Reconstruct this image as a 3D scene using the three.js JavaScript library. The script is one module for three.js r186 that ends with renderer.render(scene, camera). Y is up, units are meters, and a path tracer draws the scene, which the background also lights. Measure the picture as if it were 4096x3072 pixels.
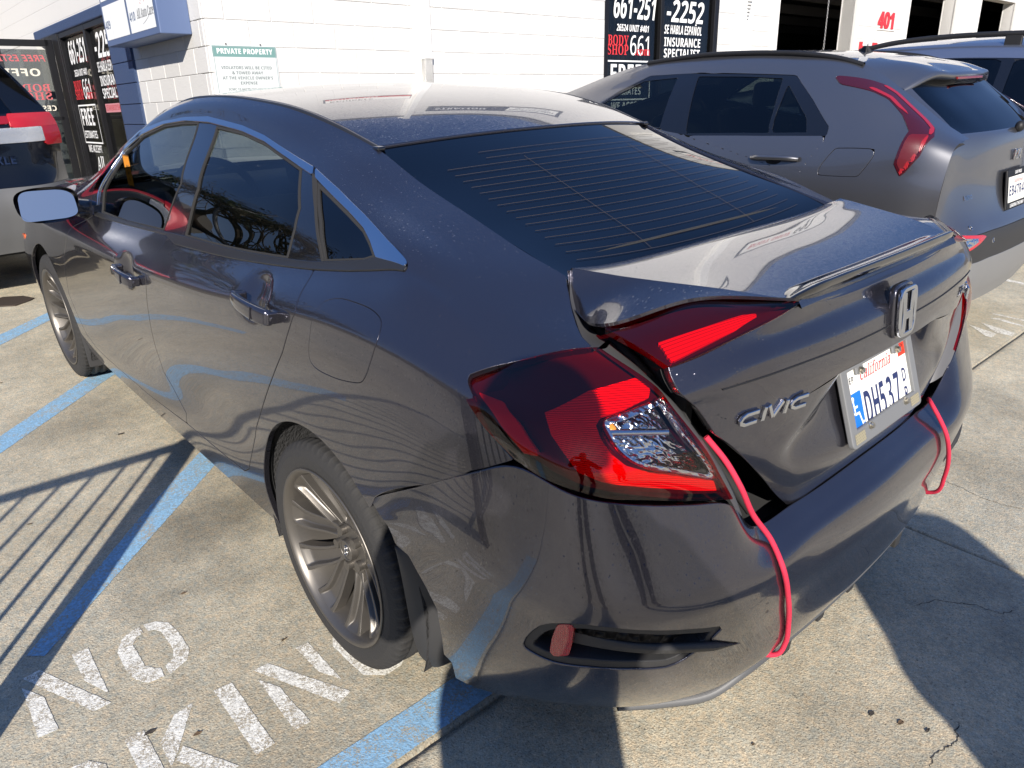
import * as THREE from 'three';
import { mergeGeometries } from 'three/addons/utils/BufferGeometryUtils.js';
import { RoundedBoxGeometry } from 'three/addons/geometries/RoundedBoxGeometry.js';
import { MarchingCubes } from 'three/addons/objects/MarchingCubes.js';
import { FontLoader } from 'three/addons/loaders/FontLoader.js';
import { TextGeometry } from 'three/addons/geometries/TextGeometry.js';

// ---------------------------------------------------------------- camera, sky, sun, exposure
const V3 = (x, y, z) => new THREE.Vector3(x, y, z);
const rad = (d) => d * Math.PI / 180;
const scene = new THREE.Scene();
const CAM = V3(-1.59126, 1.49782, 1.49396), YAW = rad(42.0618), PITCH = rad(23.631), ROLL = rad(-0.4973), FPX = 2973.38;
const cd = V3(Math.sin(YAW) * Math.cos(PITCH), -Math.sin(PITCH), -Math.cos(YAW) * Math.cos(PITCH));
const cr0 = V3(Math.cos(YAW), 0, Math.sin(YAW)), cu0 = cr0.clone().cross(cd);
const cr = cr0.clone().multiplyScalar(Math.cos(ROLL)).addScaledVector(cu0, Math.sin(ROLL));
const cu = cr0.clone().multiplyScalar(-Math.sin(ROLL)).addScaledVector(cu0, Math.cos(ROLL));
const camera = new THREE.PerspectiveCamera(2 * Math.atan(1536 / FPX) * 180 / Math.PI, 4 / 3, 0.02, 3000);
camera.position.copy(CAM);
camera.quaternion.setFromRotationMatrix(new THREE.Matrix4().makeBasis(cr, cu, cd.clone().negate()));
const renderer = new THREE.WebGLRenderer({ antialias: true });
renderer.toneMapping = THREE.LinearToneMapping;
renderer.toneMappingExposure = 1.36;
renderer.shadowMap.enabled = true;

const SUN = V3(-Math.sin(rad(38.5)) * Math.cos(rad(28)), Math.sin(rad(28)), Math.cos(rad(38.5)) * Math.cos(rad(28)));
const sun = new THREE.DirectionalLight(new THREE.Color(1.0, 0.93, 0.84), 5);
sun.name = 'sun';
sun.position.copy(SUN).multiplyScalar(40); sun.target.position.set(0, 0, 0);
sun.castShadow = true; sun.shadow.mapSize.set(4096, 4096); sun.shadow.radius = 1;
Object.assign(sun.shadow.camera, { left: -14, right: 14, top: 14, bottom: -14, near: 1, far: 90 });
scene.add(sun, sun.target);
{ // clear winter sky: deep blue overhead, pale towards the horizon, a wide glow round the sun
  const w = 512, h = 256, d = new Float32Array(w * h * 4), v = V3(0, 0, 0);
  for (let j = 0; j < h; j++) for (let i = 0; i < w; i++) {
    const el = ((j + 0.5) / h - 0.5) * Math.PI, az = ((i + 0.5) / w - 0.5) * 2 * Math.PI;
    v.set(Math.cos(el) * Math.cos(az), Math.sin(el), Math.cos(el) * Math.sin(az));
    const t = Math.max(0, v.y), k = Math.exp(-t * 6.5), g = Math.pow(Math.max(0, v.dot(SUN)), 24) * 0.35 + Math.pow(Math.max(0, v.dot(SUN)), 4) * 0.08;
    const c = [0.08 + 0.26 * k + g, 0.18 + 0.3 * k + g * 0.95, 0.46 + 0.26 * k + g * 0.85];
    const o = (j * w + i) * 4, dn = v.y < 0 ? 0.5 : 1;
    for (let q = 0; q < 3; q++) d[o + q] = c[q] * dn * 0.78;
    d[o + 3] = 1;
  }
  const sky = new THREE.DataTexture(d, w, h, THREE.RGBAFormat, THREE.FloatType);
  sky.mapping = THREE.EquirectangularReflectionMapping; sky.magFilter = THREE.LinearFilter; sky.needsUpdate = true;
  scene.background = sky; scene.environment = sky;
}

// ---------------------------------------------------------------- helpers
const lerp = (a, b, t) => a + (b - a) * t, clamp = (x, a, b) => Math.min(b, Math.max(a, x)), sstep = (a, b, x) => { const t = clamp((x - a) / (b - a), 0, 1); return t * t * (3 - 2 * t); };
let seed = 7; const rnd = () => { seed = (seed + 0x6d2b79f5) | 0; let t = Math.imul(seed ^ (seed >>> 15), 1 | seed); t = (t + Math.imul(t ^ (t >>> 7), 61 | t)) ^ t; return ((t ^ (t >>> 14)) >>> 0) / 4294967296; };
const hash2 = (x, y) => { let n = Math.imul(x | 0, 374761393) + Math.imul(y | 0, 668265263); n = Math.imul(n ^ (n >>> 13), 1274126177); return ((n ^ (n >>> 16)) >>> 0) / 4294967296; };
function vnoise(x, y, wrap = 0) { const xi = Math.floor(x), yi = Math.floor(y), f = x - xi, g = y - yi, u = f * f * (3 - 2 * f), v = g * g * (3 - 2 * g), m = (a) => wrap ? ((a % wrap) + wrap) % wrap : a; return lerp(lerp(hash2(m(xi), m(yi)), hash2(m(xi + 1), m(yi)), u), lerp(hash2(m(xi), m(yi + 1)), hash2(m(xi + 1), m(yi + 1)), u), v); }
const fbm = (x, y, o = 4) => { let s = 0, a = 0.5, t = 0; for (let i = 0; i < o; i++) { s += a * vnoise(x, y); t += a; x = x * 2.03 + 17.1; y = y * 2.03 + 9.7; a *= 0.5; } return s / t; };
// a photo pixel (4096 x 3072) gives a direction from the camera
const CROP = { C1: [0, 0, .61755], C2: [1366, 0, .61755], C3: [2732, 0, .61755], C4: [0, 1024, .61755], C5: [1366, 1024, .61755], C6: [2732, 1024, .61755], C7: [0, 2048, .61755], C8: [1366, 2048, .61755], C9: [2732, 2048, .61755], F: [0, 0, 1.85172], D: [2200, 700, .7685], W: [1000, 1640, .6512], T: [2300, 1200, .54249], U: [1500, 1500, .48216], V: [2700, 1700, .36166], G: [700, 400, .54259], H: [3300, 900, .60302], K1: [0, 0, .4822], K3: [2300, 0, .3617], K4: [3000, 0, .4955], K7: [700, 0, .27125], S: [0, 0, 1] };
const toward = (k, u, v) => { const c = CROP[k], sx = c[0] + u * c[2], sy = c[1] + v * c[2]; return cd.clone().addScaledVector(cr, (sx - 2048) / FPX).addScaledVector(cu, -(sy - 1536) / FPX); };
const onAxis = (ax, val, k, u, v) => { const d = toward(k, u, v), t = (val - CAM.getComponent(ax)) / d.getComponent(ax); return CAM.clone().addScaledVector(d, t); };
const onGround = (k, u, v) => onAxis(1, 0, k, u, v);

const names = new Map();
const numbered = (n) => { const k = names.get(n) || 0; names.set(n, k + 1); return k ? n + '_' + String(k).padStart(3, '0') : n; };
function shadows(o) { o.traverse((m) => { if (m.isMesh) { m.castShadow = true; m.receiveShadow = true; } }); return o; }
function thing(name, label, category, group) { const o = new THREE.Group(); o.name = numbered(name); o.userData = { label, category }; if (group) o.userData.group = group; scene.add(o); return o; }
function part(name, geo, mat, parent) { const m = new THREE.Mesh(geo, mat); m.name = name; m.castShadow = m.receiveShadow = true; parent.add(m); return m; }
function solo(name, geo, mat, label, category, group) { const m = new THREE.Mesh(geo, mat); m.name = numbered(name); m.castShadow = m.receiveShadow = true; m.userData = { label, category }; if (group) m.userData.group = group; scene.add(m); return m; }
function structure(name, geo, mat) { const m = new THREE.Mesh(geo, mat); m.name = numbered(name); m.castShadow = m.receiveShadow = true; m.userData = { kind: 'structure' }; scene.add(m); return m; }
const box = (w, h, d, x = 0, y = 0, z = 0) => new THREE.BoxGeometry(w, h, d).translate(x, y, z);
const rbox = (w, h, d, r, x = 0, y = 0, z = 0, s = 2) => new RoundedBoxGeometry(w, h, d, s, Math.min(r, w / 2.01, h / 2.01, d / 2.01)).translate(x, y, z);
const flat = (g) => g.index ? g.toNonIndexed() : g;
const merge = (list) => { const l = list.filter(Boolean).map((g) => { g = flat(g); for (const n of Object.keys(g.attributes)) if (!['position', 'normal', 'uv'].includes(n)) g.deleteAttribute(n); return g; }); return mergeGeometries(l); };
const tube = (pts, r, seg = 24, rs = 8, closed = false) => new THREE.TubeGeometry(new THREE.CatmullRomCurve3(pts.map((p) => p.isVector3 ? p : V3(...p)), closed, 'centripetal'), seg, r, rs, closed);
const bar = (a, b, r0, r1 = r0, n = 8) => { const d = b.clone().sub(a), g = new THREE.CylinderGeometry(r1, r0, d.length(), n); g.translate(0, d.length() / 2, 0); g.applyQuaternion(new THREE.Quaternion().setFromUnitVectors(V3(0, 1, 0), d.normalize())); return g.translate(a.x, a.y, a.z); };
function mirrorX(geo) { const g = geo.clone(), p = g.attributes.position, n = g.attributes.normal; for (let i = 0; i < p.count; i++) { p.setX(i, -p.getX(i)); if (n) n.setX(i, -n.getX(i)); } if (g.index) { const a = g.index.array; for (let i = 0; i < a.length; i += 3) { const t = a[i]; a[i] = a[i + 1]; a[i + 1] = t; } } else { for (const at of Object.values(g.attributes)) { const s = at.itemSize, a = at.array; for (let i = 0; i < at.count; i += 3) for (let c = 0; c < s; c++) { const t = a[i * s + c]; a[i * s + c] = a[(i + 1) * s + c]; a[(i + 1) * s + c] = t; } } } return g; }

// cubic through points (x rising), slopes from neighbours
function curve(pts) { // pts: [[t, a, b, ...], ...] -> f(t) = [a, b, ...]
  const n = pts.length, m = pts[0].length - 1, S = [];
  for (let i = 0; i < n; i++) { const s = []; for (let c = 1; c <= m; c++) { if (i === 0) s.push((pts[1][c] - pts[0][c]) / (pts[1][0] - pts[0][0])); else if (i === n - 1) s.push((pts[i][c] - pts[i - 1][c]) / (pts[i][0] - pts[i - 1][0])); else { const h0 = pts[i][0] - pts[i - 1][0], h1 = pts[i + 1][0] - pts[i][0], d0 = (pts[i][c] - pts[i - 1][c]) / h0, d1 = (pts[i + 1][c] - pts[i][c]) / h1; s.push((d0 * h1 + d1 * h0) / (h0 + h1)); } } S.push(s); }
  return (t) => { let i = 0; while (i < n - 2 && t > pts[i + 1][0]) i++; const h = pts[i + 1][0] - pts[i][0], x = (t - pts[i][0]) / h, o = []; if (x < 0 || x > 1) { const e = x < 0 ? i : i + 1; for (let c = 0; c < m; c++) o.push(pts[e][c + 1] + S[e][c] * (t - pts[e][0])); return o; } const x2 = x * x, x3 = x2 * x; for (let c = 0; c < m; c++) o.push((2 * x3 - 3 * x2 + 1) * pts[i][c + 1] + (x3 - 2 * x2 + x) * h * S[i][c] + (-2 * x3 + 3 * x2) * pts[i + 1][c + 1] + (x3 - x2) * h * S[i + 1][c]); return o; };
}
// a grid of points: u across (nu), v along (nv)
class Grid {
  constructor(nu, nv, fn, passU = 0, passV = 0) {
    this.nu = nu; this.nv = nv; this.P = new Float64Array(nu * nv * 3); this.A = new Float64Array(nu * nv * 2);
    for (let j = 0; j < nv; j++) for (let i = 0; i < nu; i++) { const p = fn(i / (nu - 1), j / (nv - 1)), o = (j * nu + i) * 3; this.P[o] = p[0]; this.P[o + 1] = p[1]; this.P[o + 2] = p[2]; this.A[(j * nu + i) * 2] = p[3] ?? i / (nu - 1); this.A[(j * nu + i) * 2 + 1] = p[4] ?? j / (nv - 1); }
    for (let k = 0; k < passU; k++) this.blur(1, nu, nv, nu, 1); for (let k = 0; k < passV; k++) this.blur(nu, nv, nu, 1, nu);
    this.normals();
  }
  blur(step, n, m, stride) { const P = this.P, q = new Float64Array(n * 3); for (let l = 0; l < m; l++) { for (let i = 0; i < n; i++) for (let c = 0; c < 3; c++) q[i * 3 + c] = P[(l * stride + i * step) * 3 + c]; for (let i = 1; i < n - 1; i++) for (let c = 0; c < 3; c++) P[(l * stride + i * step) * 3 + c] = (q[(i - 1) * 3 + c] + 2 * q[i * 3 + c] + q[(i + 1) * 3 + c]) / 4; } }
  normals() { const { nu, nv, P } = this, N = this.N = new Float64Array(nu * nv * 3), at = (i, j) => (clamp(j, 0, nv - 1) * nu + clamp(i, 0, nu - 1)) * 3; for (let j = 0; j < nv; j++) for (let i = 0; i < nu; i++) { const a = at(i - 1, j), b = at(i + 1, j), c = at(i, j - 1), d = at(i, j + 1), ux = P[b] - P[a], uy = P[b + 1] - P[a + 1], uz = P[b + 2] - P[a + 2], vx = P[d] - P[c], vy = P[d + 1] - P[c + 1], vz = P[d + 2] - P[c + 2]; let x = uy * vz - uz * vy, y = uz * vx - ux * vz, z = ux * vy - uy * vx; const l = Math.hypot(x, y, z) || 1, o = (j * nu + i) * 3; N[o] = x / l; N[o + 1] = y / l; N[o + 2] = z / l; } }
  vec(i, j) { const o = (j * this.nu + i) * 3; return V3(this.P[o], this.P[o + 1], this.P[o + 2]); }
  // a finer copy of part of the grid
  sub(i0, i1, j0, j1, k) {
    const { nu, nv, P, A } = this, W = (t) => [((-t + 2) * t - 1) * t / 2, ((3 * t - 5) * t * t + 2) / 2, ((-3 * t + 4) * t + 1) * t / 2, (t - 1) * t * t / 2], at = (X, s, o, i, j) => X[(clamp(j, 0, nv - 1) * nu + clamp(i, 0, nu - 1)) * s + o];
    return new Grid((i1 - i0) * k + 1, (j1 - j0) * k + 1, (u, v) => { const x = i0 + u * (i1 - i0), y = j0 + v * (j1 - j0), i = Math.min(i1 - 1, Math.floor(x + 1e-9)), j = Math.min(j1 - 1, Math.floor(y + 1e-9)), wx = W(x - i), wy = W(y - j), out = [0, 0, 0, 0, 0]; for (let b = 0; b < 4; b++) for (let a = 0; a < 4; a++) { const w = wx[a] * wy[b]; for (let c = 0; c < 3; c++) out[c] += w * at(P, 3, c, i + a - 1, j + b - 1); for (let c = 0; c < 2; c++) out[3 + c] += w * at(A, 2, c, i + a - 1, j + b - 1); } return out; });
  }
  // where a photo pixel meets the surface: { p, n, a: [a0, a1] }
  hit(k, u, v) {
    const d = toward(k, u, v).normalize(), { nu, nv, P, A, N } = this; let best = null, bt = 1e9;
    const C = CAM, tri = (a, b, c) => {
      const ax = P[a * 3] - C.x, ay = P[a * 3 + 1] - C.y, az = P[a * 3 + 2] - C.z, e1x = P[b * 3] - P[a * 3], e1y = P[b * 3 + 1] - P[a * 3 + 1], e1z = P[b * 3 + 2] - P[a * 3 + 2], e2x = P[c * 3] - P[a * 3], e2y = P[c * 3 + 1] - P[a * 3 + 1], e2z = P[c * 3 + 2] - P[a * 3 + 2];
      const px = d.y * e2z - d.z * e2y, py = d.z * e2x - d.x * e2z, pz = d.x * e2y - d.y * e2x, det = e1x * px + e1y * py + e1z * pz; if (Math.abs(det) < 1e-14) return;
      const uu = -(ax * px + ay * py + az * pz) / det; if (uu < -1e-6 || uu > 1 + 1e-6) return;
      const qx = -(ay * e1z - az * e1y), qy = -(az * e1x - ax * e1z), qz = -(ax * e1y - ay * e1x), vv = (d.x * qx + d.y * qy + d.z * qz) / det; if (vv < -1e-6 || uu + vv > 1 + 1e-6) return;
      const t = (e2x * qx + e2y * qy + e2z * qz) / det; if (t > 0.01 && t < bt) { bt = t; best = [a, b, c, uu, vv]; }
    };
    for (let j = 0; j < nv - 1; j++) for (let i = 0; i < nu - 1; i++) { const a = j * nu + i; tri(a, a + 1, a + nu); tri(a + 1, a + nu + 1, a + nu); }
    if (!best) { // just past the silhouette: the nearest vertex as seen from the camera
      const c = CROP[k], sx = c[0] + u * c[2], sy = c[1] + v * c[2]; let bd = 1e9, bk = 0; for (let q = 0; q < nu * nv; q++) { const x = P[q * 3] - C.x, y = P[q * 3 + 1] - C.y, z = P[q * 3 + 2] - C.z, w = x * cd.x + y * cd.y + z * cd.z, px = 2048 + FPX * (x * cr.x + y * cr.y + z * cr.z) / w, py = 1536 - FPX * (x * cu.x + y * cu.y + z * cu.z) / w, e = (px - sx) ** 2 + (py - sy) ** 2; if (e < bd) { bd = e; bk = q; } }
      if (bd > 400) console.log('far from surface', k, u, v, Math.sqrt(bd).toFixed(0)); best = [bk, bk, bk, 0, 0]; }
    const [a, b, c, x, y] = best, mixv = (arr, s, o) => arr[a * s + o] * (1 - x - y) + arr[b * s + o] * x + arr[c * s + o] * y;
    return { p: V3(mixv(P, 3, 0), mixv(P, 3, 1), mixv(P, 3, 2)), n: V3(mixv(N, 3, 0), mixv(N, 3, 1), mixv(N, 3, 2)).normalize(), a: [mixv(A, 2, 0), mixv(A, 2, 1)] };
  }
  // the part of the surface where f < 0; its cut edge is rounded and turned inwards by "flange"
  cut(f, { offset = 0, flange = 0.012, bevel = 0.0018, sides = false, scale = 1 } = {}) {
    const { nu, nv, P, N, A } = this, val = new Float64Array(nu * nv), pos = [], nor = [], uv = [], idx = [], cache = new Map(), made = new Int32Array(nu * nv).fill(-1), rim = [];
    for (let k = 0; k < nu * nv; k++) { val[k] = f ? f(A[k * 2], A[k * 2 + 1], P[k * 3], P[k * 3 + 1], P[k * 3 + 2]) : -1; if (Math.abs(val[k]) < 1e-9) val[k] = -1e-9; }
    const push = (p, n, a) => { pos.push(p[0] + n[0] * offset, p[1] + n[1] * offset, p[2] + n[2] * offset); nor.push(...n); uv.push(a[0] * scale, a[1] * scale); return pos.length / 3 - 1; };
    const vert = (k) => made[k] >= 0 ? made[k] : (made[k] = push([P[k * 3], P[k * 3 + 1], P[k * 3 + 2]], [N[k * 3], N[k * 3 + 1], N[k * 3 + 2]], [A[k * 2], A[k * 2 + 1]]));
    const edge = (a, b) => { const key = a < b ? a * nu * nv + b : b * nu * nv + a; if (cache.has(key)) return cache.get(key); const t = val[a] / (val[a] - val[b]), L = (X, s, o) => lerp(X[a * s + o], X[b * s + o], t), n = [L(N, 3, 0), L(N, 3, 1), L(N, 3, 2)], l = Math.hypot(...n) || 1; const r = push([L(P, 3, 0), L(P, 3, 1), L(P, 3, 2)], n.map((x) => x / l), [L(A, 2, 0), L(A, 2, 1)]); cache.set(key, r); return r; };
    const tri = (a, b, c) => { const s = (val[a] < 0) + (val[b] < 0) + (val[c] < 0); if (!s) return; if (s === 3) { idx.push(vert(a), vert(b), vert(c)); return; } while (!(val[a] < 0 && val[c] >= 0)) [a, b, c] = [b, c, a]; // a in, c out
      if (val[b] < 0) { const e = edge(b, c), g = edge(c, a); idx.push(vert(a), vert(b), e, vert(a), e, g); rim.push([e, g]); } else { const e = edge(a, b), g = edge(c, a); idx.push(vert(a), e, g); rim.push([e, g]); } };
    for (let j = 0; j < nv - 1; j++) for (let i = 0; i < nu - 1; i++) { const a = j * nu + i; tri(a, a + 1, a + nu); tri(a + 1, a + nu + 1, a + nu); }
    if (sides) { const run = (list) => { for (let q = 0; q + 1 < list.length; q++) { const a = list[q], b = list[q + 1]; if (val[a] < 0 && val[b] < 0) rim.push([vert(a), vert(b)]); else if (val[a] < 0) rim.push([vert(a), edge(a, b)]); else if (val[b] < 0) rim.push([edge(a, b), vert(b)]); } }; const row = (j) => Array.from({ length: nu }, (_, i) => j * nu + i), col = (i) => Array.from({ length: nv }, (_, j) => j * nu + i); if (sides === true || sides.includes('0')) run(row(0)); if (sides === true || sides.includes('u')) run(col(nu - 1)); if (sides === true || sides.includes('1')) run(row(nv - 1).reverse()); if (sides === true || sides.includes('w')) run(col(0).reverse()); }
    if (flange) for (const [a, b] of rim) { // outward sideways direction of the edge a-b, in the surface
      const g = (i) => V3(pos[i * 3], pos[i * 3 + 1], pos[i * 3 + 2]), m = (i) => V3(nor[i * 3], nor[i * 3 + 1], nor[i * 3 + 2]), pa = g(a), pb = g(b), na = m(a), nb = m(b), e = pb.clone().sub(pa), out = e.clone().cross(na).normalize();
      if (!isFinite(out.x) || e.length() < 1e-7) continue;
      const add = (p, n, i) => { pos.push(p.x, p.y, p.z); nor.push(n.x, n.y, n.z); uv.push(uv[i * 2], uv[i * 2 + 1]); return pos.length / 3 - 1; };
      const pa1 = pa.clone().addScaledVector(na, -bevel).addScaledVector(out, bevel), pb1 = pb.clone().addScaledVector(nb, -bevel).addScaledVector(out, bevel), pa2 = pa1.clone().addScaledVector(na, -flange), pb2 = pb1.clone().addScaledVector(nb, -flange);
      const A1 = add(pa1, out, a), B1 = add(pb1, out, b), A2 = add(pa2, out, a), B2 = add(pb2, out, b), a0 = add(pa, na, a), b0 = add(pb, nb, b);
      idx.push(a0, A1, B1, a0, B1, b0, A1, A2, B2, A1, B2, B1);
    }
    const geo = new THREE.BufferGeometry(); geo.setAttribute('position', new THREE.Float32BufferAttribute(pos, 3)); geo.setAttribute('normal', new THREE.Float32BufferAttribute(nor, 3)); geo.setAttribute('uv', new THREE.Float32BufferAttribute(uv, 2)); geo.setIndex(idx); return geo;
  }
}
// signed distance to a polygon, negative inside
function sdPoly(poly) { const n = poly.length; let x0 = 1e9, x1 = -1e9, y0 = 1e9, y1 = -1e9; for (const [x, y] of poly) { x0 = Math.min(x0, x); x1 = Math.max(x1, x); y0 = Math.min(y0, y); y1 = Math.max(y1, y); } return (x, y) => { const bx = Math.max(x0 - x, x - x1, 0), by = Math.max(y0 - y, y - y1, 0); if (bx + by > 0.3) return bx + by; let d = 1e9, s = 1; for (let i = 0, j = n - 1; i < n; j = i++) { const ex = poly[j][0] - poly[i][0], ey = poly[j][1] - poly[i][1], wx = x - poly[i][0], wy = y - poly[i][1], t = clamp((wx * ex + wy * ey) / (ex * ex + ey * ey || 1), 0, 1), bx2 = wx - ex * t, by2 = wy - ey * t; d = Math.min(d, bx2 * bx2 + by2 * by2); const c1 = y >= poly[i][1], c2 = y < poly[j][1], c3 = ex * wy > ey * wx; if ((c1 && c2 && c3) || (!c1 && !c2 && !c3)) s = -s; } return s * Math.sqrt(d); }; }
const smoothLoop = (pts, n = 4, closed = true) => { const out = [], N = pts.length, cnt = closed ? N : N - 1; for (let i = 0; i < cnt; i++) { const p0 = pts[closed ? (i + N - 1) % N : Math.max(0, i - 1)], p1 = pts[i], p2 = pts[(i + 1) % N], p3 = pts[closed ? (i + 2) % N : Math.min(N - 1, i + 2)]; for (let k = 0; k < n; k++) { const t = k / n, t2 = t * t, t3 = t2 * t; out.push([0, 1].map((c) => 0.5 * (2 * p1[c] + (p2[c] - p0[c]) * t + (2 * p0[c] - 5 * p1[c] + 4 * p2[c] - p3[c]) * t2 + (3 * p1[c] - p0[c] - 3 * p2[c] + p3[c]) * t3))); } } if (!closed) out.push(pts[N - 1]); return out; };
// loft: rows of control points, each row the same number of points
function loft(rows, nu, nv, { ku, kv, passU = 0, passV = 0 } = {}) {
  const m = rows[0].length, R = rows.length, chord = (a, b) => Math.hypot(a[0] - b[0], a[1] - b[1], a[2] - b[2]);
  if (!ku) { ku = [0]; for (let i = 1; i < m; i++) { let s = 0; for (const r of rows) s += chord(r[i], r[i - 1]); ku.push(ku[i - 1] + Math.max(1e-3, s / R)); } }
  if (!kv) { kv = [0]; for (let j = 1; j < R; j++) { let s = 0; for (let i = 0; i < m; i++) s += chord(rows[j][i], rows[j - 1][i]); kv.push(kv[j - 1] + Math.max(1e-3, s / m)); } }
  const f = rows.map((r) => curve(r.map((p, i) => [ku[i], ...p]))), U = ku[m - 1], W = kv[R - 1];
  const cache = new Map();
  return new Grid(nu, nv, (u, v) => { let c = cache.get(u); if (!c) { c = curve(f.map((g, j) => [kv[j], ...g(u * U)])); cache.set(u, c); } const p = c(v * W); return [p[0], p[1], p[2], u * U, v * W]; }, passU, passV);
}
// ---------------------------------------------------------------- textures and materials
function dataTex(w, h, fn, { srgb = false, rep = [1, 1] } = {}) { const d = new Uint8Array(w * h * 4); for (let j = 0; j < h; j++) for (let i = 0; i < w; i++) { const c = fn(i, j), o = (j * w + i) * 4; d[o] = clamp(c[0], 0, 255); d[o + 1] = clamp(c[1] ?? c[0], 0, 255); d[o + 2] = clamp(c[2] ?? c[0], 0, 255); d[o + 3] = c[3] ?? 255; } const t = new THREE.DataTexture(d, w, h); t.magFilter = THREE.LinearFilter; t.minFilter = THREE.LinearMipmapLinearFilter; t.generateMipmaps = true; t.wrapS = t.wrapT = THREE.RepeatWrapping; if (srgb) t.colorSpace = THREE.SRGBColorSpace; t.repeat.set(...rep); t.needsUpdate = true; return t; }
function canvasTex(w, h, draw, srgb = true) { const c = document.createElement('canvas'); c.width = w; c.height = h; draw(c.getContext('2d'), w, h); const t = new THREE.CanvasTexture(c); if (srgb) t.colorSpace = THREE.SRGBColorSpace; t.anisotropy = 8; return t; }
const rgb = (r, g, b) => new THREE.Color().setRGB(r, g, b);
const std = (r, g, b, rough = 0.6, metal = 0, more = {}) => new THREE.MeshStandardMaterial({ color: rgb(r, g, b), roughness: rough, metalness: metal, ...more });
const phys = (r, g, b, rough, metal, more = {}) => new THREE.MeshPhysicalMaterial({ color: rgb(r, g, b), roughness: rough, metalness: metal, ...more });
// metal flakes of the paint: every texel leans its own way
const flakeMap = dataTex(512, 512, (i, j) => { const lean = hash2(i, j) < 0.02 ? 1.5 : 0.12, a = hash2(i + 911, j + 37) * 6.283, r = lean * 0.55 * Math.sqrt(hash2(i + 53, j + 601)), x = r * Math.cos(a), y = r * Math.sin(a); return [128 + 127 * x, 128 + 127 * y, 128 + 127 * Math.sqrt(Math.max(0, 1 - x * x - y * y))]; }, { rep: [1.05, 1.05] });
const dustMap = dataTex(512, 512, (i, j) => { const n = 0.6 * vnoise(i / 16, j / 16, 32) + 0.4 * vnoise(i / 4, j / 4, 128); const s = hash2(i, j) > 0.9985 ? 90 : 0; return [0, 20 + 26 * n + s, 0]; }, { rep: [0.9, 0.9] });
const carPaint = (r, g, b, more = {}) => phys(r, g, b, 0.24, 0.85, { clearcoat: 1, clearcoatRoughness: 0.16, clearcoatRoughnessMap: dustMap, normalMap: flakeMap, normalScale: new THREE.Vector2(0.7, 0.7), ...more });
const M = {
  paint: carPaint(0.078, 0.076, 0.094),
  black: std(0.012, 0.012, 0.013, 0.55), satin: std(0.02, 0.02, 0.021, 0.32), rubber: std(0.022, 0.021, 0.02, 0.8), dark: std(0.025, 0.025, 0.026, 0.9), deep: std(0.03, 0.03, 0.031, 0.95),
  gloss: phys(0.006, 0.006, 0.007, 0.12, 0, { clearcoat: 1, clearcoatRoughness: 0.02 }),
  chrome: std(0.62, 0.64, 0.68, 0.07, 1), brushed: std(0.42, 0.42, 0.43, 0.3, 1), zinc: std(0.5, 0.47, 0.4, 0.35, 1),
  greyPlastic: std(0.16, 0.165, 0.17, 0.6), darkPlastic: std(0.03, 0.03, 0.031, 0.62),
  tint: phys(0.16, 0.19, 0.18, 0.0, 0, { transmission: 1, ior: 1.52 }), tintDark: phys(0.035, 0.04, 0.05, 0.0, 0, { transmission: 1, ior: 1.56 }), clear: phys(0.9, 0.93, 0.92, 0.0, 0, { transmission: 1, ior: 1.5 }), shop: phys(0.5, 0.52, 0.52, 0.0, 0, { transmission: 1, ior: 1.5 }),
  redLens: phys(0.9, 0.022, 0.035, 0.02, 0, { transmission: 1, ior: 1.5 }), clearLens: phys(0.93, 0.93, 0.93, 0.02, 0, { transmission: 1, ior: 1.5 }),
  seat: std(0.02, 0.02, 0.022, 0.85), concrete: null,
  white: std(0.78, 0.78, 0.76, 0.7),
};
const ribMap = dataTex(64, 64, (i) => { const t = (i % 8) / 8; return [255 * (0.5 + 0.5 * Math.cos(t * 6.283))]; });
const lineMap = dataTex(64, 64, (i, j) => { const t = (j % 8) / 8; return [255 * (0.5 + 0.5 * Math.cos(t * 6.283))]; });
const dotMap = dataTex(64, 64, (i, j) => { const x = (i % 8) / 8 - 0.5, y = ((j + (Math.floor(i / 8) % 2) * 4) % 8) / 8 - 0.5; return [255 * clamp(1 - 3 * (x * x + y * y), 0, 1)]; });
const lumpMap = dataTex(128, 128, (i, j) => [255 * (0.6 * vnoise(i / 10, j / 10, 13) + 0.4 * vnoise(i / 4, j / 4, 32))]);
const withRep = (t, x, y) => { const c = t.clone(); c.repeat.set(x, y); c.needsUpdate = true; return c; };
Object.assign(M, {
  lampBright: phys(0.95, 0.16, 0.13, 0.28, 0.25, { bumpMap: withRep(lineMap, 3, 26), bumpScale: 0.0016 }),
  lampDark: phys(0.035, 0.006, 0.009, 0.4, 0, { clearcoat: 0.4 }), lampReflex: phys(0.75, 0.06, 0.07, 0.35, 0.3, { bumpMap: withRep(dotMap, 40, 40), bumpScale: 0.0016 }),
  lampChrome: std(0.75, 0.76, 0.78, 0.12, 1, { bumpMap: withRep(lumpMap, 5, 5), bumpScale: 0.006 }), amber: phys(0.85, 0.32, 0.04, 0.2, 0, { clearcoat: 1 }),
});
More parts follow.
